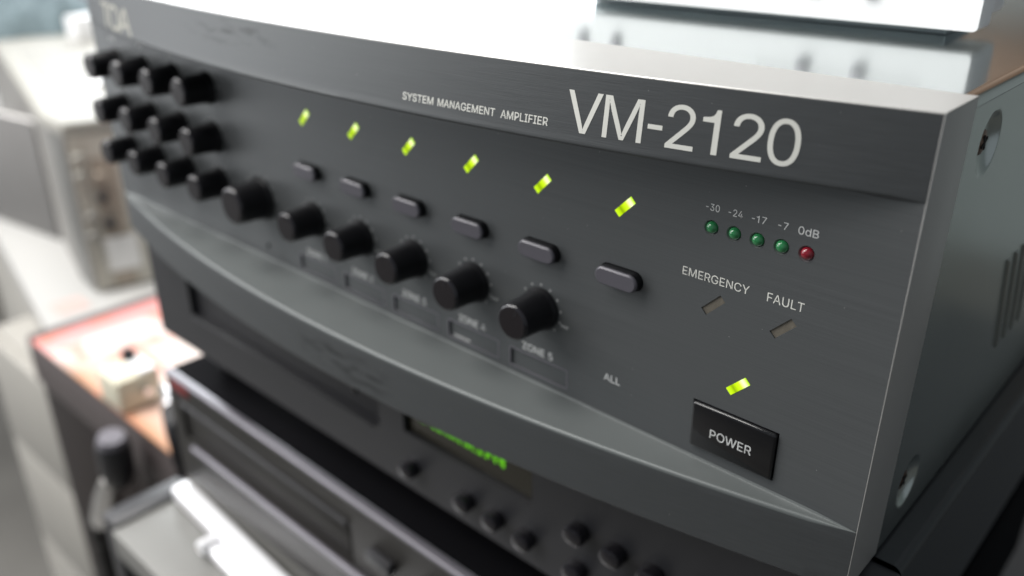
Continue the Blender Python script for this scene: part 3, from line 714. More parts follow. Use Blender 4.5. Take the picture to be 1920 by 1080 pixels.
# sheet-steel cover: bent sheet with rounded shoulders
bm = bmesh.new()
prof = [(1.0, 38.0)]
R = 3.0
for k in range(7):
    a = math.radians(180 - 90 * k / 6)
    prof.append((1.0 + R + R * math.cos(a), 172.3 - R + R * math.sin(a)))
for x in (1.0 + R + 0.3, 418.9 - R + 0.3):
    prof.append((x, 172.3))
for k in range(7):
    a = math.radians(90 - 90 * k / 6)
    prof.append((418.9 - R + R * math.cos(a) + 0.6, 172.3 - R + R * math.sin(a)))
prof += [(419.5, 169.4)]
rb = [bm.verts.new((x, 22.3, z)) for x, z in prof]
rc = [bm.verts.new((x, 354, z)) for x, z in prof]
for A_, C_ in ((rb, rc),):
    for i in range(len(prof) - 1):
        bm.faces.new((A_[i], A_[i + 1], C_[i + 1], C_[i]))
part('top_cover', bm, MT['steel'], amp, smooth=40)
part('rear_plate', B(1.5, 419.0, 352.0, 353.6, 38.0, 171.6), MT['steel'], amp)

# right-hand side plate with two pressed screw dimples
DIM = [(42.2, 157.2), (40.6, 53.6)]


def axis_steps(lo, hi, centres, r):
    s = {lo, hi}
    for c in centres:
        k = -r
        while k <= r:
            s.add(round(c + k, 3))
            k += 0.45
    t = lo
    while t < hi:
        if all(abs(t - c) > r + 1 for c in centres):
            s.add(round(t, 3))
        t += 8
    return sorted(v for v in s if lo <= v <= hi)


ys = axis_steps(22.5, 354.0, [41.4], 10.5)
zs = axis_steps(38.0, 169.4, [157.2, 53.6], 9.5)


def dent(y, z):
    h = 0.0
    for cy, cz in DIM:
        r = math.hypot(y - cy, z - cz)
        if r < 8.6:
            t = r / 8.6
            h = -2.3 * (1 - t ** 2.6) if t > 0.40 else -2.3 * (1 - 0.40 ** 2.6)
            if t > 0.93:
                h *= 0.85
    return h


bm = bmesh.new()
g = [[bm.verts.new((419.5 + dent(y, z), y, z)) for z in zs] for y in ys]
for i in range(len(ys) - 1):
    for j in range(len(zs) - 1):
        bm.faces.new((g[i][j], g[i][j + 1], g[i + 1][j + 1], g[i + 1][j]))
side = part('side_plate', bm, MT['side_steel'], amp, smooth=50)
bm = bmesh.new()
lathe(bm, [(3.55, -0.8), (3.5, 0.3), (3.1, 0.8), (2.2, 1.05), (0.9, 1.15)], axis='x', n=28)
bmesh.ops.recalc_face_normals(bm, faces=bm.faces)
scm = bpy.data.meshes.new('screw')
bm.to_mesh(scm)
bm.free()
finish(scm, MT['bronze'])
bm = B(0.85, 1.30, -0.42, 0.42, -2.1, 2.1)
box(bm, 0.86, 1.31, -2.1, 2.1, -0.42, 0.42)
crm = bpy.data.meshes.new('cross_recess')
bm.to_mesh(crm)
bm.free()
finish(crm, MT['dark'], 0)
for cy, cz in DIM:
    sc_ = link('screw', scm, amp, (417.25, cy, cz))
    c_ = link('cross_recess', crm, sc_)
    c_.rotation_euler = (0.5, 0, 0)
for k in range(4):                                             # louvres pressed into the side
    bm = bmesh.new()
    y0 = 98 + 9.0 * k
    pts = [(419.48, y0, 108), (419.48, y0 + 3.2, 108), (419.48, y0 + 3.2 + 14, 70), (419.48, y0 + 14, 70)]
    v = [bm.verts.new(q) for q in pts] + [bm.verts.new((420.3, q[1] + 0.8, q[2] - 1)) for q in pts[:1]] + \
        [bm.verts.new((420.3, pts[3][1] + 0.8, pts[3][2] + 1))]
    bm.faces.new((v[0], v[4], v[5], v[3]))
    bm.faces.new((v[4], v[1], v[2], v[5]))
    bm.faces.new((v[0], v[1], v[4]))
    bm.faces.new((v[3], v[5], v[2]))
    part('louvre', bm, MT['louvre'], amp, smooth=0)
for x, y in ((30, 40), (390, 40), (30, 320), (390, 320)):
    part('foot', lathe(bmesh.new(), [(9, 0), (9, 2.2)], (x, y, 36.05), 'z', 20), MT['black'], amp)

# indicator lights
bm = bmesh.new()
P = slot(0, 0, 0.985)
a_ = [bm.verts.new((x, -0.10, z)) for x, z in P]
b_ = [bm.verts.new((x, 1.2, z)) for x, z in P]
bm.faces.new(a_)
bm.faces.new(b_)
for i in range(4):
    bm.faces.new((a_[i], a_[(i + 1) % 4], b_[(i + 1) % 4], b_[i]))
bmesh.ops.recalc_face_normals(bm, faces=bm.faces)
lm = bpy.data.meshes.new('indicator_lamp')
bm.to_mesh(lm)
bm.free()
finish(lm, MT['lamp'], 0)
for x, z in LAMPS:
    link('indicator_lamp', lm, amp, (x, 0, z))
um = lm.copy()
um.materials.clear()
um.materials.append(MT['unlit'])
for x, z in WARN:
    link('indicator_lamp', um, amp, (x, 0.42, z), 'unlit grey indicator lamp')

# level meter
bm = lathe(bmesh.new(), [(1.72, -1.5), (1.72, 0.0), (1.64, 0.45), (1.33, 0.98), (0.83, 1.36), (0.25, 1.5)], n=28)
bmesh.ops.recalc_face_normals(bm, faces=bm.faces)
dg_ = bpy.data.meshes.new('meter_lamp')
bm.to_mesh(dg_)
bm.free()
finish(dg_, MT['green_led'], 60)
dr_ = dg_.copy()
dr_.materials.clear()
dr_.materials.append(MT['red_led'])
bm = bmesh.new()
n = 28
R1 = [bm.verts.new((2.12 * math.cos(2 * math.pi * i / n), 0.05, 2.12 * math.sin(2 * math.pi * i / n))) for i in range(n)]
R2 = [bm.verts.new((1.74 * math.cos(2 * math.pi * i / n), 0.62, 1.74 * math.sin(2 * math.pi * i / n))) for i in range(n)]
for i in range(n):
    bm.faces.new((R1[i], R1[(i + 1) % n], R2[(i + 1) % n], R2[i]))
hm = bpy.data.meshes.new('lamp_well')
bm.to_mesh(hm)
bm.free()
finish(hm, MT['hole'], 60)
for i, (x, z) in enumerate(METER):
    o = link('meter_lamp', dr_ if i == 4 else dg_, amp, (x, 0.62, z), 'red meter lamp' if i == 4 else None)
    link('lamp_well', hm, o, (0, -0.62, 0))

# push buttons
def stadium(hx, hz, y, n=10):
    out = []
    for s_, a0 in ((1, -90), (-1, 90)):
        for k in range(n + 1):
            a = math.radians(a0 + 180 * k / n)
            out.append((s_ * (hx - hz) + hz * math.cos(a), y, hz * math.sin(a)))
    return out


bm = bmesh.new()
rings = []
for hx, hz, y in ((7.6, 2.9, 2.5), (7.6, 2.9, -2.5), (7.45, 2.75, -3.0), (7.0, 2.3, -3.35)):
    rings.append([bm.verts.new(q) for q in stadium(hx, hz, y)])
for a_, b_ in zip(rings[:-1], rings[1:]):
    for i in range(len(a_)):
        bm.faces.new((a_[i], a_[(i + 1) % len(a_)], b_[(i + 1) % len(a_)], b_[i]))
bm.faces.new(rings[-1])
bmesh.ops.recalc_face_normals(bm, faces=bm.faces)
pm = bpy.data.meshes.new('push_button')
bm.to_mesh(pm)
bm.free()
finish(pm, MT['button'], 30)
pm.materials.append(MT['black'])
for p_ in pm.polygons:
    if abs(p_.normal.y) < 0.3 and p_.center.y / S > -2.6:
        p_.material_index = 1
for x, z in BUT:
    link('push_button', pm, amp, (x, 0, z))

# rotary knobs with their printed scales
def knob_mesh(rb, rt, h):
    bm = bmesh.new()
    lathe(bm, [(rb, 0.05), (rb, 0.7), (rb * 0.955, 1.3), (rb * 0.90, 2.2), (rt * 1.09, 3.6), (rt * 1.05, 5.5), (rt * 1.02, h - 3), (rt, h - 1.1)], n=48)
    bmesh.ops.recalc_face_normals(bm, faces=bm.faces)
    a = bpy.data.meshes.new('knob')
    bm.to_mesh(a)
    bm.free()
    finish(a, MT['black'], 40)
    bm = bmesh.new()
    prof = [(rt, h - 1.1), (rt * 0.985, h - 0.65), (rt * 0.93, h - 0.22), (rt * 0.85, h)]
    rg = [[bm.verts.new((r * math.cos(2 * math.pi * i / 48), -hh, r * math.sin(2 * math.pi * i / 48))) for i in range(48)] for r, hh in prof]
    for a_, b_ in zip(rg[:-1], rg[1:]):
        for i in range(48):
            bm.faces.new((a_[i], a_[(i + 1) % 48], b_[(i + 1) % 48], b_[i]))
    bmesh.ops.recalc_face_normals(bm, faces=bm.faces)
    bmesh.ops.reverse_faces(bm, faces=[f for f in bm.faces if f.normal.dot(f.calc_center_median() - Vector((0, -h + 3, 0))) < 0])
    c = bpy.data.meshes.new('knob_rim')
    bm.to_mesh(c)
    bm.free()
    finish(c, MT['black_rim'], 60)
    bm = bmesh.new()
    lathe(bm, [(rt * 0.85, h - 0.3), (rt * 0.85, h + 0.0), (rt * 0.4, h + 0.02)], n=40)
    bmesh.ops.recalc_face_normals(bm, faces=bm.faces)
    d = bpy.data.meshes.new('knob_face')
    bm.to_mesh(d)
    bm.free()
    finish(d, MT['knob_cap'], 40)
    bm = bmesh.new()
    box(bm, -0.28, 0.28, -h - 0.07, -h + 0.1, rt * 0.42, rt * 0.80)
    e = bpy.data.meshes.new('pointer')
    bm.to_mesh(e)
    bm.free()
    finish(e, MT['black_rim'], 0)
    return a, c, d, e


KM = knob_mesh(7.5, 6.3, 14.5)
KB = knob_mesh(10.0, 8.3, 15.5)
GRID = [22.0 + 29.5 * i for i in range(4)]
KNOBS = [(x, z, 0) for z in (133.8, 111.3) for x in GRID] + [(x, 89.6, 0) for x in GRID] + [(144.5, 89.6, 1)] + \
        [(x, 89.6, 0) for x in LEDX[:5]]
for x, z, big in KNOBS:
    a, c, d, e = KB if big else KM
    o = link('knob', a, amp, (x, -0.02, z), 'larger black rotary knob' if big else None)
    link('knob_rim', c, o)
    link('knob_face', d, o)
    po = link('pointer', e, o)
    po.rotation_euler = (0, rnd.uniform(-0.5, 0.5), 0)
bm = bmesh.new()
for x, z, big in KNOBS:
    r = 11.4 if big else 8.5
    for k in range(11):
        a = math.radians(225 - 27 * k)
        lathe(bm, [(0.42, 0.0), (0.42, 0.06)], (x + r * math.cos(a), 0.0, z + r * math.sin(a)), n=10)
part('scale_dots', bm, MT['dot_ink'], amp, smooth=0)

# label pockets under the zone knobs
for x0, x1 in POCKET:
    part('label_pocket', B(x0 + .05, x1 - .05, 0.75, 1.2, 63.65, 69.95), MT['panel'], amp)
for x0, x1 in POCKET:
    fm = panel_mesh([rrect(x0 - .45, x1 + .45, 63.15, 70.45, 0.5, 2), rrect(x0, x1, 63.6, 70.0, 0.4, 2)], -0.10, 0.1)
    finish(fm, MT['trim'], 0)
    link('pocket_frame', fm, amp)
part('label_strip', B(LEDX[3] - 11.5, LEDX[3] - 3.0, 0.62, 0.74, 63.75, 64.7), MT['dot_ink'], amp)

# power button
bm = B(PW[0], PW[1], -1.15, 3.0, PW[2], PW[3], bev=0.75, seg=3)
pb = part('power_button', bm, MT['gloss'], amp)
letters('lettering', [('POWER', 374.8, 388.0, 70.0, 72.85)], MT['grey_ink'], pb, y=-1.19)

# printing
letters('model_lettering', [('V', 330.2, 340.6, 156.1, 167.0), ('M', 341.3, 352.5, 156.1, 167.0), ('-', 353.9, 357.9, 156.1, 167.0), ('2', 359.0, 366.4, 156.1, 167.0),
                             ('1', 368.1, 372.5, 156.1, 167.0), ('2', 375.8, 383.3, 156.1, 167.0), ('0', 384.3, 391.8, 156.1, 167.0)], MT['white_ink'], amp, surf=lip_y)
letters('title_lettering', [('SYSTEM', 270.6, 283.3, 156.6, 158.75), ('MANAGEMENT', 285.1, 306.6, 156.6, 158.75),
                            ('AMPLIFIER', 308.7, 324.5, 156.55, 158.75)], MT['white_ink'], amp, surf=lip_y, bold=0.03)
letters('logo_lettering', [('T', 31, 45, 153.9, 165.2), ('O', 43.5, 60, 153.9, 165.2), ('A', 59, 77, 153.9, 165.2)], MT['gold_ink'], amp, surf=lip_y)
small = [('-30', 365.7, 369.8, 138.0, 139.9), ('-24', 372.4, 376.5, 138.0, 139.9), ('-17', 379.1, 383.2, 138.0, 139.9),
         ('-7', 386.4, 389.1, 138.0, 139.9), ('0dB', 391.8, 397.1, 137.9, 139.95)]
for it in small:
    letters('meter_lettering', [it], MT['grey_ink'], amp)
letters('warning_lettering', [('EMERGENCY', 360.4, 380.9, 117.6, 120.05), ('FAULT', 386.1, 396.3, 117.5, 120.05)], MT['white_ink'], amp)
zn = [('ALL', 335.4, 341.6, 73.3, 75.7)]
for i in range(5):
    zn.append(('ZONE %d' % (i + 1), LEDX[i] - 8.0, LEDX[i] + 5.4, 71.6, 74.3))
    zn.append(('MAX', LEDX[i] + 8.7, LEDX[i] + 11.9, 85.6, 86.7))
    zn.append(('MIN', LEDX[i] - 11.6, LEDX[i] - 8.8, 81.0, 82.1))
for x in GRID:
    zn.append(('MIX', x - 4, x + 3.5, 144.6, 146.6))
for i, x in enumerate(GRID):
    zn.append(('%d' % (i + 1), x - 1, x + 0.6, 74, 76.5))
for it in zn:
    letters('zone_lettering', [it], MT['grey_ink'], amp, bold=0.03)

# ------------------------------------------------------------------ tuner below it
tun = thing('tuner', 'black tuner with green lit display directly under the dark grey amplifier', 'tuner', (210, 10, -34))
T0 = Vector((-210, -10, 34))


def tp(name, bm, m, parent=None, **k):
    bmesh.ops.translate(bm, vec=T0, verts=bm.verts)
    return part(name, bm, m, parent or tun, **k)


bm = bmesh.new()                                                # lid with rounded shoulders
prof = [(-7.5, -33)]
for k in range(7):
    a = math.radians(180 - 90 * k / 6)
    prof.append((-7.5 + 3 + 3 * math.cos(a), 33 + 3 * math.sin(a)))
for k in range(7):
    a = math.radians(90 - 90 * k / 6)
    prof.append((427.7 - 3 + 3 * math.cos(a), 33 + 3 * math.sin(a)))
prof.append((427.7, -33))
ra = [bm.verts.new((x, 23.6, z)) for x, z in prof]
rb = [bm.verts.new((x, 320, z)) for x, z in prof]
for i in range(len(prof) - 1):
    bm.faces.new((ra[i], ra[i + 1], rb[i + 1], rb[i]))
bm.faces.new((ra[0], ra[-1], rb[-1], rb[0]))
bm.faces.new(rb)
tp('lid', bm, MT['lid_black'])
DOOR = (35, 204, -9.5, 30)
DISP = (221, 297, -4.2, 26)
me = panel_mesh([rrect(-7.7, 427.9, -34, 34.6, 1.5, 3), rrect(*DOOR, 1.0, 2), rrect(*DISP, 1.0, 2)], 10.0, 13.0)
for v in me.vertices:
    v.co += T0
finish(me, MT['tuner_black'], 25)
link('fascia', me, tun)
tp('door', B(DOOR[0] + .4, DOOR[1] - .4, 13.5, 22, DOOR[2] + .4, DOOR[3] - .4, bev=.4), MT['tuner_black'])
tp('door_ledge', B(36, 200, 8.8, 13.4, -11.3, -9.7, bev=.3), MT['tuner_black'])
tp('door_catch', lathe(bmesh.new(), [(2.2, 0), (2.2, 1.2), (1.2, 1.6)], (183, 13.4, 0.5), n=20), MT['gloss'])
tp('display_window', B(DISP[0] + .3, DISP[1] - .3, 12.6, 14, DISP[2] + .3, DISP[3] - .3), MT['glass'])
bm = bmesh.new()
for c in range(13):                                             # lit dot-matrix characters
    x0 = 228.5 + c * 4.05
    for r in range(7):
        for q in range(4):
            if rnd.random() < 0.5:
                box(bm, x0 + q * 0.78, x0 + q * 0.78 + 0.62, 12.35, 12.55, 9.4 - r * 0.95, 9.4 - r * 0.95 + 0.78)
tp('display_segments', bm, MT['segment'], smooth=0)


def tuner_button():
    bm = bmesh.new()
    rings = []
    for h, y in ((4.3, 0.2), (4.3, -4.6), (4.0, -5.4), (3.2, -5.8)):
        rings.append([bm.verts.new((x, y, z)) for x, z in rrect(-h * 1.05, h * 1.05, -h * .9, h * .9, h * .75, 5)])
    for a_, b_ in zip(rings[:-1], rings[1:]):
        for i in range(len(a_)):
            bm.faces.new((a_[i], a_[(i + 1) % len(a_)], b_[(i + 1) % len(a_)], b_[i]))
    bm.faces.new(rings[-1])
    bmesh.ops.recalc_face_normals(bm, faces=bm.faces)
    me = bpy.data.meshes.new('button')
    bm.to_mesh(me)
    bm.free()
    return finish(me, MT['black_rim'], 40)


tb = tuner_button()
for x, z in [(226, -21), (261, -20.5), (278, -20.5), (295, -20.8), (321, -2.5), (338, -2.5), (354, -2.5), (371, -2.5),
             (321, -20.8), (338, -20.8), (354, -20.8), (371, -20.8)]:
    link('button', tb, tun, Vector((x, 10, z)) + T0)
for x, y in ((30, 40), (390, 40), (30, 290), (390, 290)):
    tp('foot', lathe(bmesh.new(), [(14, 0), (16, 24.6)], (x, y, -58.6), 'z', 24), MT['black'])

# ------------------------------------------------------------------ cassette deck below the tuner
dk = thing('cassette_deck', 'brownish black cassette deck with thin bright top edge below the tuner', 'cassette deck', (210, 5, -139))
D0 = Vector((-210, -5, 139))


def dp(name, bm, m, parent=None, **k):
    bmesh.ops.translate(bm, vec=D0, verts=bm.verts)
    return part(name, bm, m, parent or dk, **k)


dp('case', B(-4.5, 424.5, 9.2, 300, -138.6, -59.2, bev=1.0), MT['deck_lid'])
TRAY = (8, 180, -104, -78)
me = panel_mesh([rrect(-5, 425, -139, -61.0, .6, 2), rrect(*TRAY, .6, 2)], 5.0, 4.0)
for v in me.vertices:
    v.co += D0
finish(me, MT['deck_black'], 25)
link('fascia', me, dk)
dp('top_trim', B(-5, 425, 3.6, 9.0, -61.8, -58.9, bev=1.2, seg=3), MT['trim'])
dp('cassette_door', B(TRAY[0] + .5, TRAY[1] - 5, 7.0, 8.9, TRAY[2] + .5, TRAY[3] - .5, bev=.5), MT['deck_black'])
dp('door_trim', B(10, 178, 3.0, 6.6, -78.6, -76.4, bev=.8), MT['tuner_black'])
dp('lower_trim', B(18, 420, 1.5, 5.0, -109.0, -105.4, bev=1.2, seg=3), MT['trim'])
dp('eject_button', B(196, 214, 0.5, 5.0, -88, -81, bev=.9), MT['tuner_black'])
dp('badge', B(0, 22, 4.6, 5.0, -70, -63, bev=.1), MT['red_badge'])
for i in range(5):
    dp('key', B(232 + 20 * i, 249 + 20 * i, 0.5, 5.0, -88, -81, bev=.9), MT['tuner_black'])

# ------------------------------------------------------------------ silver unit with projecting shelf at the bottom
sv = thing('silver_unit', 'silver unit with bright aluminium bar and grey projecting shelf at the bottom', 'audio unit', (200, 0, -240))
V0 = Vector((-200, 0, 240))


def vp(name, bm, m, parent=None, **k):
    bmesh.ops.translate(bm, vec=V0, verts=bm.verts)
    return part(name, bm, m, parent or sv, **k)


vp('case', B(-5, 420, 6, 300, -240, -139.2, bev=.5), MT['grey_metal'])
vp('shelf', B(-5, 420, -48, 5.9, -175, -155, bev=.8), MT['grey_metal'])
bm = B(-4, 420, -7.0, 5.8, -154.9, -143.0, bev=3.2, seg=4)
for v in bm.verts:
    v.co.y -= max(0, v.co.x) * 0.05
vp('trim_bar', bm, MT['aluminium'])
bm = B(52, 420, -16.0, -7.2, -154.8, -147.0, bev=2.5, seg=4)
for v in bm.verts:
    v.co.y -= max(0, v.co.x) * 0.05
vp('trim_rail', bm, MT['aluminium'])
vp('end_cheek', B(-24, -5.2, -46, 8, -240, -152, bev=2.5), MT['tuner_black'])
k_ = lathe(bmesh.new(), [(3.2, 0), (3.2, 8.5), (4.6, 9.5), (4.6, 13), (3.6, 14)], (60, -8.5, -147.5), n=20)
vp('knob', k_, MT['aluminium'])

# stand that carries the stack
st = thing('equipment_stand', 'black stand in shadow carrying the stacked audio units', 'stand', (210, 150, -960))
bm = B(-200, 560, -130, 700, 700, 719.8)
part('shelf', bm, MT['lid_black'], st)
for x in (-185, 545):
    for y in (-115, 685):
        part('leg', B(x - 12, x + 12, y - 12, y + 12, 0, 699.8), MT['lid_black'], st)

# ------------------------------------------------------------------ device with white bezel standing on the amplifier
wb = thing('white_display', 'white display bezel standing on the steel lid of the amplifier', 'display', (317, 94, 172.5), math.radians(2.0))
WX = 79.5
me = panel_mesh([rrect(-WX, WX, 3.2, 92, 1.5, 4), rrect(WX - 70, WX - 13, 13.2, 13.9, .1, 1), rrect(-WX + 12, WX - 13, 46, 84, 1, 2)], 0.0, 13.0)
finish(me, MT['white'], 25)
link('bezel', me, wb)
part('back_shell', B(-WX + 3, WX - 3, 13.1, 42, 5, 90, bev=2), MT['white'], wb)
part('screen', B(-WX + 12.1, WX - 13.1, 1.5, 6, 46.1, 83.9), MT['grey_side'], wb)
for x in (-66, -50, 27, 46):
    part('button', lathe(bmesh.new(), [(2.7, 0), (2.7, 1.0), (2.2, 1.3)], (x, 0.0, 13.0), n=20), MT['trim'], wb)
part('gap_shade_strip', B(-WX + 9, WX - 12, 13, 40, 0.02, 3.1), MT['gap_shade'], wb)  # added strip coloured like the shade in the gap under the bezel

# ------------------------------------------------------------------ brown cabinet, magazine, pedal, plugs
cb = thing('brown_cabinet', 'dark brown cabinet with lighter top band left of the equipment stack', 'cabinet', (-215, 50, -960))


def cp(name, bm, m, parent=None, **k):
    bmesh.ops.translate(bm, vec=Vector((215, -50, 960)), verts=bm.verts)
    return part(name, bm, m, parent or cb, **k)


cp('carcass', B(-419, -30, 52, 420, -960, -204.6, bev=2), MT['brown'])
cp('top_board', B(-423, -28, 48, 424, -204.4, -203.2, bev=.4), MT['brown_band'])
cp('top_band', B(-423, -28, 46, 51.8, -256, -204.6, bev=1.5), MT['brown_band'])
cp('door', B(-418, -216, 49, 51.9, -950, -260, bev=1), MT['brown'])
cp('door', B(-214, -32, 49, 51.9, -950, -260, bev=1), MT['brown'])

bm = bmesh.new()
n = 16
for (zz, sgn) in ((-202.9, 1),):
    gridv = [[bm.verts.new((-404 + 294 * i / n, 45.0 + 215 * j / n, zz + 1.6 + 1.2 * math.sin(i * .5) * math.sin(j * .4))) for j in range(n + 1)] for i in range(n + 1)]
    for i in range(n):
        for j in range(n):
            bm.faces.new((gridv[i][j], gridv[i + 1][j], gridv[i + 1][j + 1], gridv[i][j + 1]))
ext = bmesh.ops.extrude_face_region(bm, geom=bm.faces[:])
for v in [e for e in ext['geom'] if isinstance(e, bmesh.types.BMVert)]:
    v.co.z = -203.0
mg = part('magazine', bm, MT['print'])
tag(mg, 'red and orange printed magazine lying flat on the brown cabinet', 'magazine')

pd = thing('effect_box', 'small cream box with black knob standing on the magazine', 'box', (-221, 63, -200))
part('case', B(-21, 19, -19, 19, 0.2, 31, bev=1.5), MT['cream_box'], pd)
part('white_plate', B(-14, 18, 2, 18, 31.05, 33.0, bev=.6), MT['white'], pd)
kb = part('knob', lathe(bmesh.new(), [(6, 0), (6, 9), (5, 11)], (-12, 8, 31.05), 'z', 20), MT['black'], pd)
part('jack', lathe(bmesh.new(), [(4, 0), (4, 8)], (19, 4, 16), 'x', 16), MT['nickel'], pd)

cbl = thing('audio_plug', 'black cable plug with nickel collar beside the cream box', 'plug', (-120, 60, -175))


def plug_pts(l):
    return [Vector(q) - Vector((-120, 60, -175)) for q in l]


part('collar', tube(bmesh.new(), plug_pts([(-150, 62, -160), (-126, 56, -158), (-118, 52, -160)]), [4.5, 6, 6], 14), MT['nickel'], cbl)
part('boot', tube(bmesh.new(), plug_pts([(-117, 51, -160.5), (-100, 44, -166), (-92, 40, -178), (-90, 38, -192)]), [8, 8, 6.5, 5], 14), MT['black'], cbl)
part('cable', tube(bmesh.new(), plug_pts(spline([(-90, 38, -193), (-90, 36, -230), (-86, 40, -300), (-80, 42, -420), (-80, 42, -958)])), 3.2, 10), MT['black'], cbl)

mic = thing('microphone', 'black microphone with silver collar hanging before the brown cabinet', 'microphone', (-170, 25, -220))


def mp_(l):
    return [Vector(q) - Vector((-170, 25, -220)) for q in l]


part('head', tube(bmesh.new(), mp_([(-179, 23, -202), (-180, 23, -206), (-182, 24, -212), (-190, 26, -240), (-195, 27, -254), (-198, 27.5, -259)]), [7, 11, 14, 14.5, 12, 8], 24), MT['tuner_black'], mic)
part('rim', tube(bmesh.new(), mp_([(-179, 23, -200.5), (-180, 23, -206)]), [10.5, 12.2], 24), MT['trim'], mic)
part('collar', tube(bmesh.new(), mp_([(-206, 24, -258), (-222, 22, -288), (-240, 20, -318), (-252, 19, -335)]), [8, 12, 11, 7], 20), MT['nickel'], mic)
part('cable', tube(bmesh.new(), mp_(spline([(-246, 20, -322), (-252, 20, -345), (-262, 21, -380), (-280, 24, -430), (-292, 26, -520), (-296, 28, -958)])), [11] * 10 + [9] * 31, 14), MT['black'], mic)

# ------------------------------------------------------------------ desk with instrument, papers, cloth
RZ = math.radians(-11.0)
ds = thing('desk', 'white topped desk with beige front panel at the far left', 'desk', (-517, 97, -960), RZ)
part('top', B(-1500, 0, 0, 900, 672, 700, bev=3), MT['desk'], ds)
part('front_panel', B(-700, -6, 2, 20, 0, 671.8, bev=1.5), MT['desk_side'], ds)
part('back_panel', B(-1490, -26, 800, 818, 200, 671.8, bev=1.5), MT['desk_side'], ds)
part('side_panel', B(-24, -6, 20.2, 799.8, 0, 671.8, bev=1), MT['desk_side'], ds)
part('side_panel', B(-1490, -1472, 20.2, 799.8, 0, 671.8, bev=1), MT['desk_side'], ds)

pdl = thing('drawer_pedestal', 'plain beige drawer pedestal under the white desk left of the brown cabinet', 'drawer unit', (-565, 70, -960))
part('carcass', B(-122, 122, 14, 420, 4, 660, bev=2), MT['desk_side'], pdl)
for z0, z1 in ((10, 330), (334, 496), (500, 656)):
    part('drawer', B(-121, 121, 0, 13.8, z0, z1, bev=1.5), MT['desk_side'], pdl)
for x in (-100, 100):
    for y in (40, 390):
        part('foot', B(x - 12, x + 12, y - 12, y + 12, 0.02, 3.9), MT['black'], pdl)

RI = math.radians(-14.4)
ins = thing('bench_instrument', 'beige bench instrument with cream vented top standing on the white desk', 'instrument', (-600, 180, -259.9), RI)


def prism(poly, z0, z1):
    bm = bmesh.new()
    a_ = [bm.verts.new((x, y, z0)) for x, y in poly]
    b_ = [bm.verts.new((x, y, z1)) for x, y in poly]
    bm.faces.new(a_)
    bm.faces.new(b_)
    for i in range(len(poly)):
        bm.faces.new((a_[i], a_[(i + 1) % len(poly)], b_[(i + 1) % len(poly)], b_[i]))
    return bm


part('case', prism([(0, 8), (-58, -2), (-1150, -2), (-1150, 330), (0, 330)], 3, 205), MT['grey_side'], ins)
bm = prism([(4, 8), (-58, -6), (-1154, -6), (-1154, 334), (4, 334)], 205.1, 221)
bmesh.ops.bevel(bm, geom=bm.edges[:], offset=3, segments=2, affect='EDGES')
part('top_cover', bm, MT['cream'], ins)
part('front_plate', B(0.1, 3.0, 10, 328, 4, 204), MT['beige_face'], ins)
part('patch', B(3.1, 3.6, 30, 58, 4, 175), MT['rust'], ins)
part('chamfer_plate', prism([(-2, 6.6), (-54, -2.6), (-54, -3.6), (-2, 5.6)], 6, 203), MT['grey_metal'], ins)
for i in range(22):
    part('rib', B(3.05, 4.4, 11, 29, 8 + 9 * i, 12 + 9 * i), MT['beige_face'], ins)
for y, z, r, m_ in ((18, 178, 6, 'cream'), (17, 156, 6, 'cream'), (37, 152, 6, 'rust'), (35, 126, 6, 'tuner_black'), (19, 104, 5.5, 'grey_side'),
                    (38, 92, 6.5, 'tuner_black'), (16, 79, 5.5, 'grey_side')):
    part('knob', lathe(bmesh.new(), [(r, 0), (r, 7), (r * .8, 8.5)], (4.5, y, z), 'x', 18), MT[m_], ins)
part('label_card', B(3.7, 4.2, 26, 66, 26, 72), MT['paper'], ins)
sm = bmesh.new()
box(sm, 0, 60, 0, 5, 0, 0.25)
slm = bpy.data.meshes.new('vent_slot')
sm.to_mesh(slm)
sm.free()
finish(slm, MT['grey_side'], 0)
for i in range(5):
    for j in range(9):
        link('vent_slot', slm, ins, (-560 + 72 * i, 24 + 12 * j, 221.0))
part('catch', lathe(bmesh.new(), [(9, 0), (9, 6), (5, 9)], (-193, 82, 221.1), 'z', 18), MT['nickel'], ins)
for x in (-1110, -60):
    for y in (40, 290):
        part('foot', B(x - 10, x + 10, y - 10, y + 10, 0.05, 2.9), MT['black'], ins)

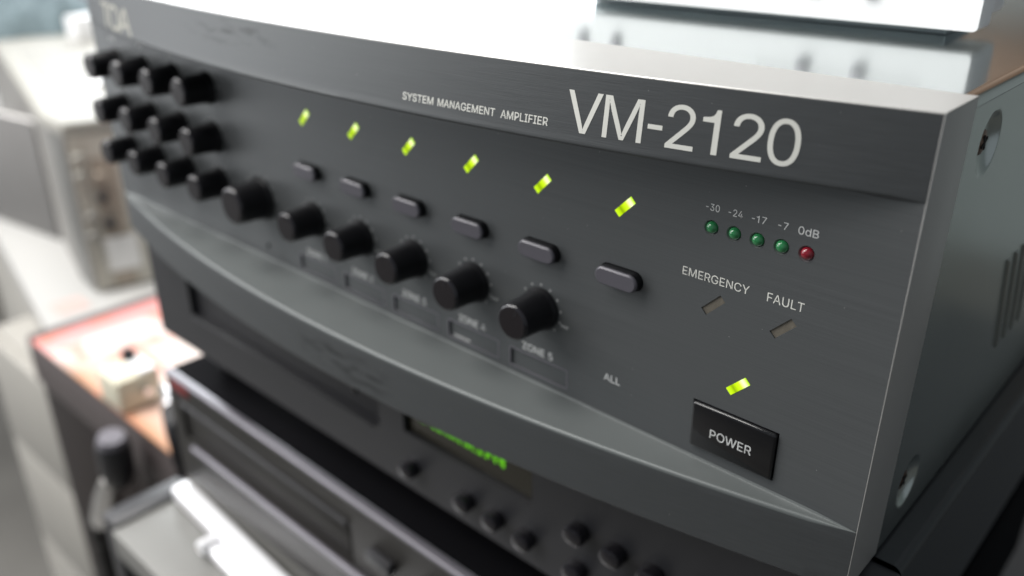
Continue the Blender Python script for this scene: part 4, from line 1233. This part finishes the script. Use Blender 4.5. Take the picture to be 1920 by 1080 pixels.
gc = thing('shade_slab', 'added grey binder standing on the desk against the side of the bench instrument', 'slab', (-823, 231, -259.9), math.radians(9))  # added slab stands for the instrument's shade on the desk
part('cover', B(-330, 0, 0, 2.5, 0.1, 176, bev=.8), MT['slab'], gc)
part('cover', B(-330, 0, 17.5, 20, 0.1, 176, bev=.8), MT['slab'], gc)
part('slab_core', B(-326, -4, 2.6, 17.4, 4, 172), MT['paper'], gc)
bm = bmesh.new()
n = 40
gv = []
for i in range(n + 1):
    row = []
    for j in range(n + 1):
        u, v = i / n * 2 - 1, j / n * 2 - 1
        e = max(abs(u), abs(v))
        h = 95 * max(0, 1 - e ** 3) ** 0.6
        q = Vector((u * 2.2, v * 2.2, 3.3))
        h *= 0.75 + 0.45 * noise.noise(q) + 0.2 * noise.noise(q * 2.7)
        row.append(bm.verts.new((-930 + u * 215 + 18 * noise.noise(q * 1.5), 85 + v * 105 + 24 * noise.noise(q * 1.7 + Vector((5, 0, 0))), 221.3 + max(0.5, h))))
    gv.append(row)
for i in range(n):
    for j in range(n):
        bm.faces.new((gv[i][j], gv[i + 1][j], gv[i + 1][j + 1], gv[i][j + 1]))
A = Matrix.Translation((-600, 180, -259.9)) @ Matrix.Rotation(RI, 4, 'Z')
bmesh.ops.transform(bm, matrix=A, verts=bm.verts)
cl = part('cloth', bm, MT['cloth'], smooth=60)
tag(cl, 'crumpled blue grey cloth on the cream top of the bench instrument', 'cloth')

cu_ = part('white_carton', B(-18, 18, -22, 22, 0.1, 42, bev=2), MT['white'], None, (0, 0, 0))
cu_.matrix_world = Matrix.Translation(Vector((-1180, 470, -38.8)) * S)
tag(cu_, 'small white carton beside the cloth on top of the bench instrument', 'carton')
pp = part('paper_sheet', B(-606, -566, 128, 166, -259.8, -259.0), MT['pink_print'])
tag(pp, 'small pinkish printed sheet on the white desk in front of the instrument', 'paper')

# ------------------------------------------------------------------ room
fl = part('floor', B(-5000, 4000, -4000, 4500, -980, -960.3), MT['floor'])
tag(fl, kind='structure')
wl = part('wall', B(-5000, 4000, 3000, 3100, -960, 2200), MT['wall'])
tag(wl, kind='structure')
dr = thing('wall_cupboard', 'brown wooden cupboard fixed high on the back wall', 'cupboard', (-150, 2600, 560))
part('body', B(-600, 900, 0, 399, 0, 800, bev=4), MT['wood'], dr)
part('door', B(-595, 148, -18, -0.2, 6, 790, bev=3), MT['wood'], dr)
part('door', B(152, 895, -18, -0.2, 6, 790, bev=3), MT['wood'], dr)
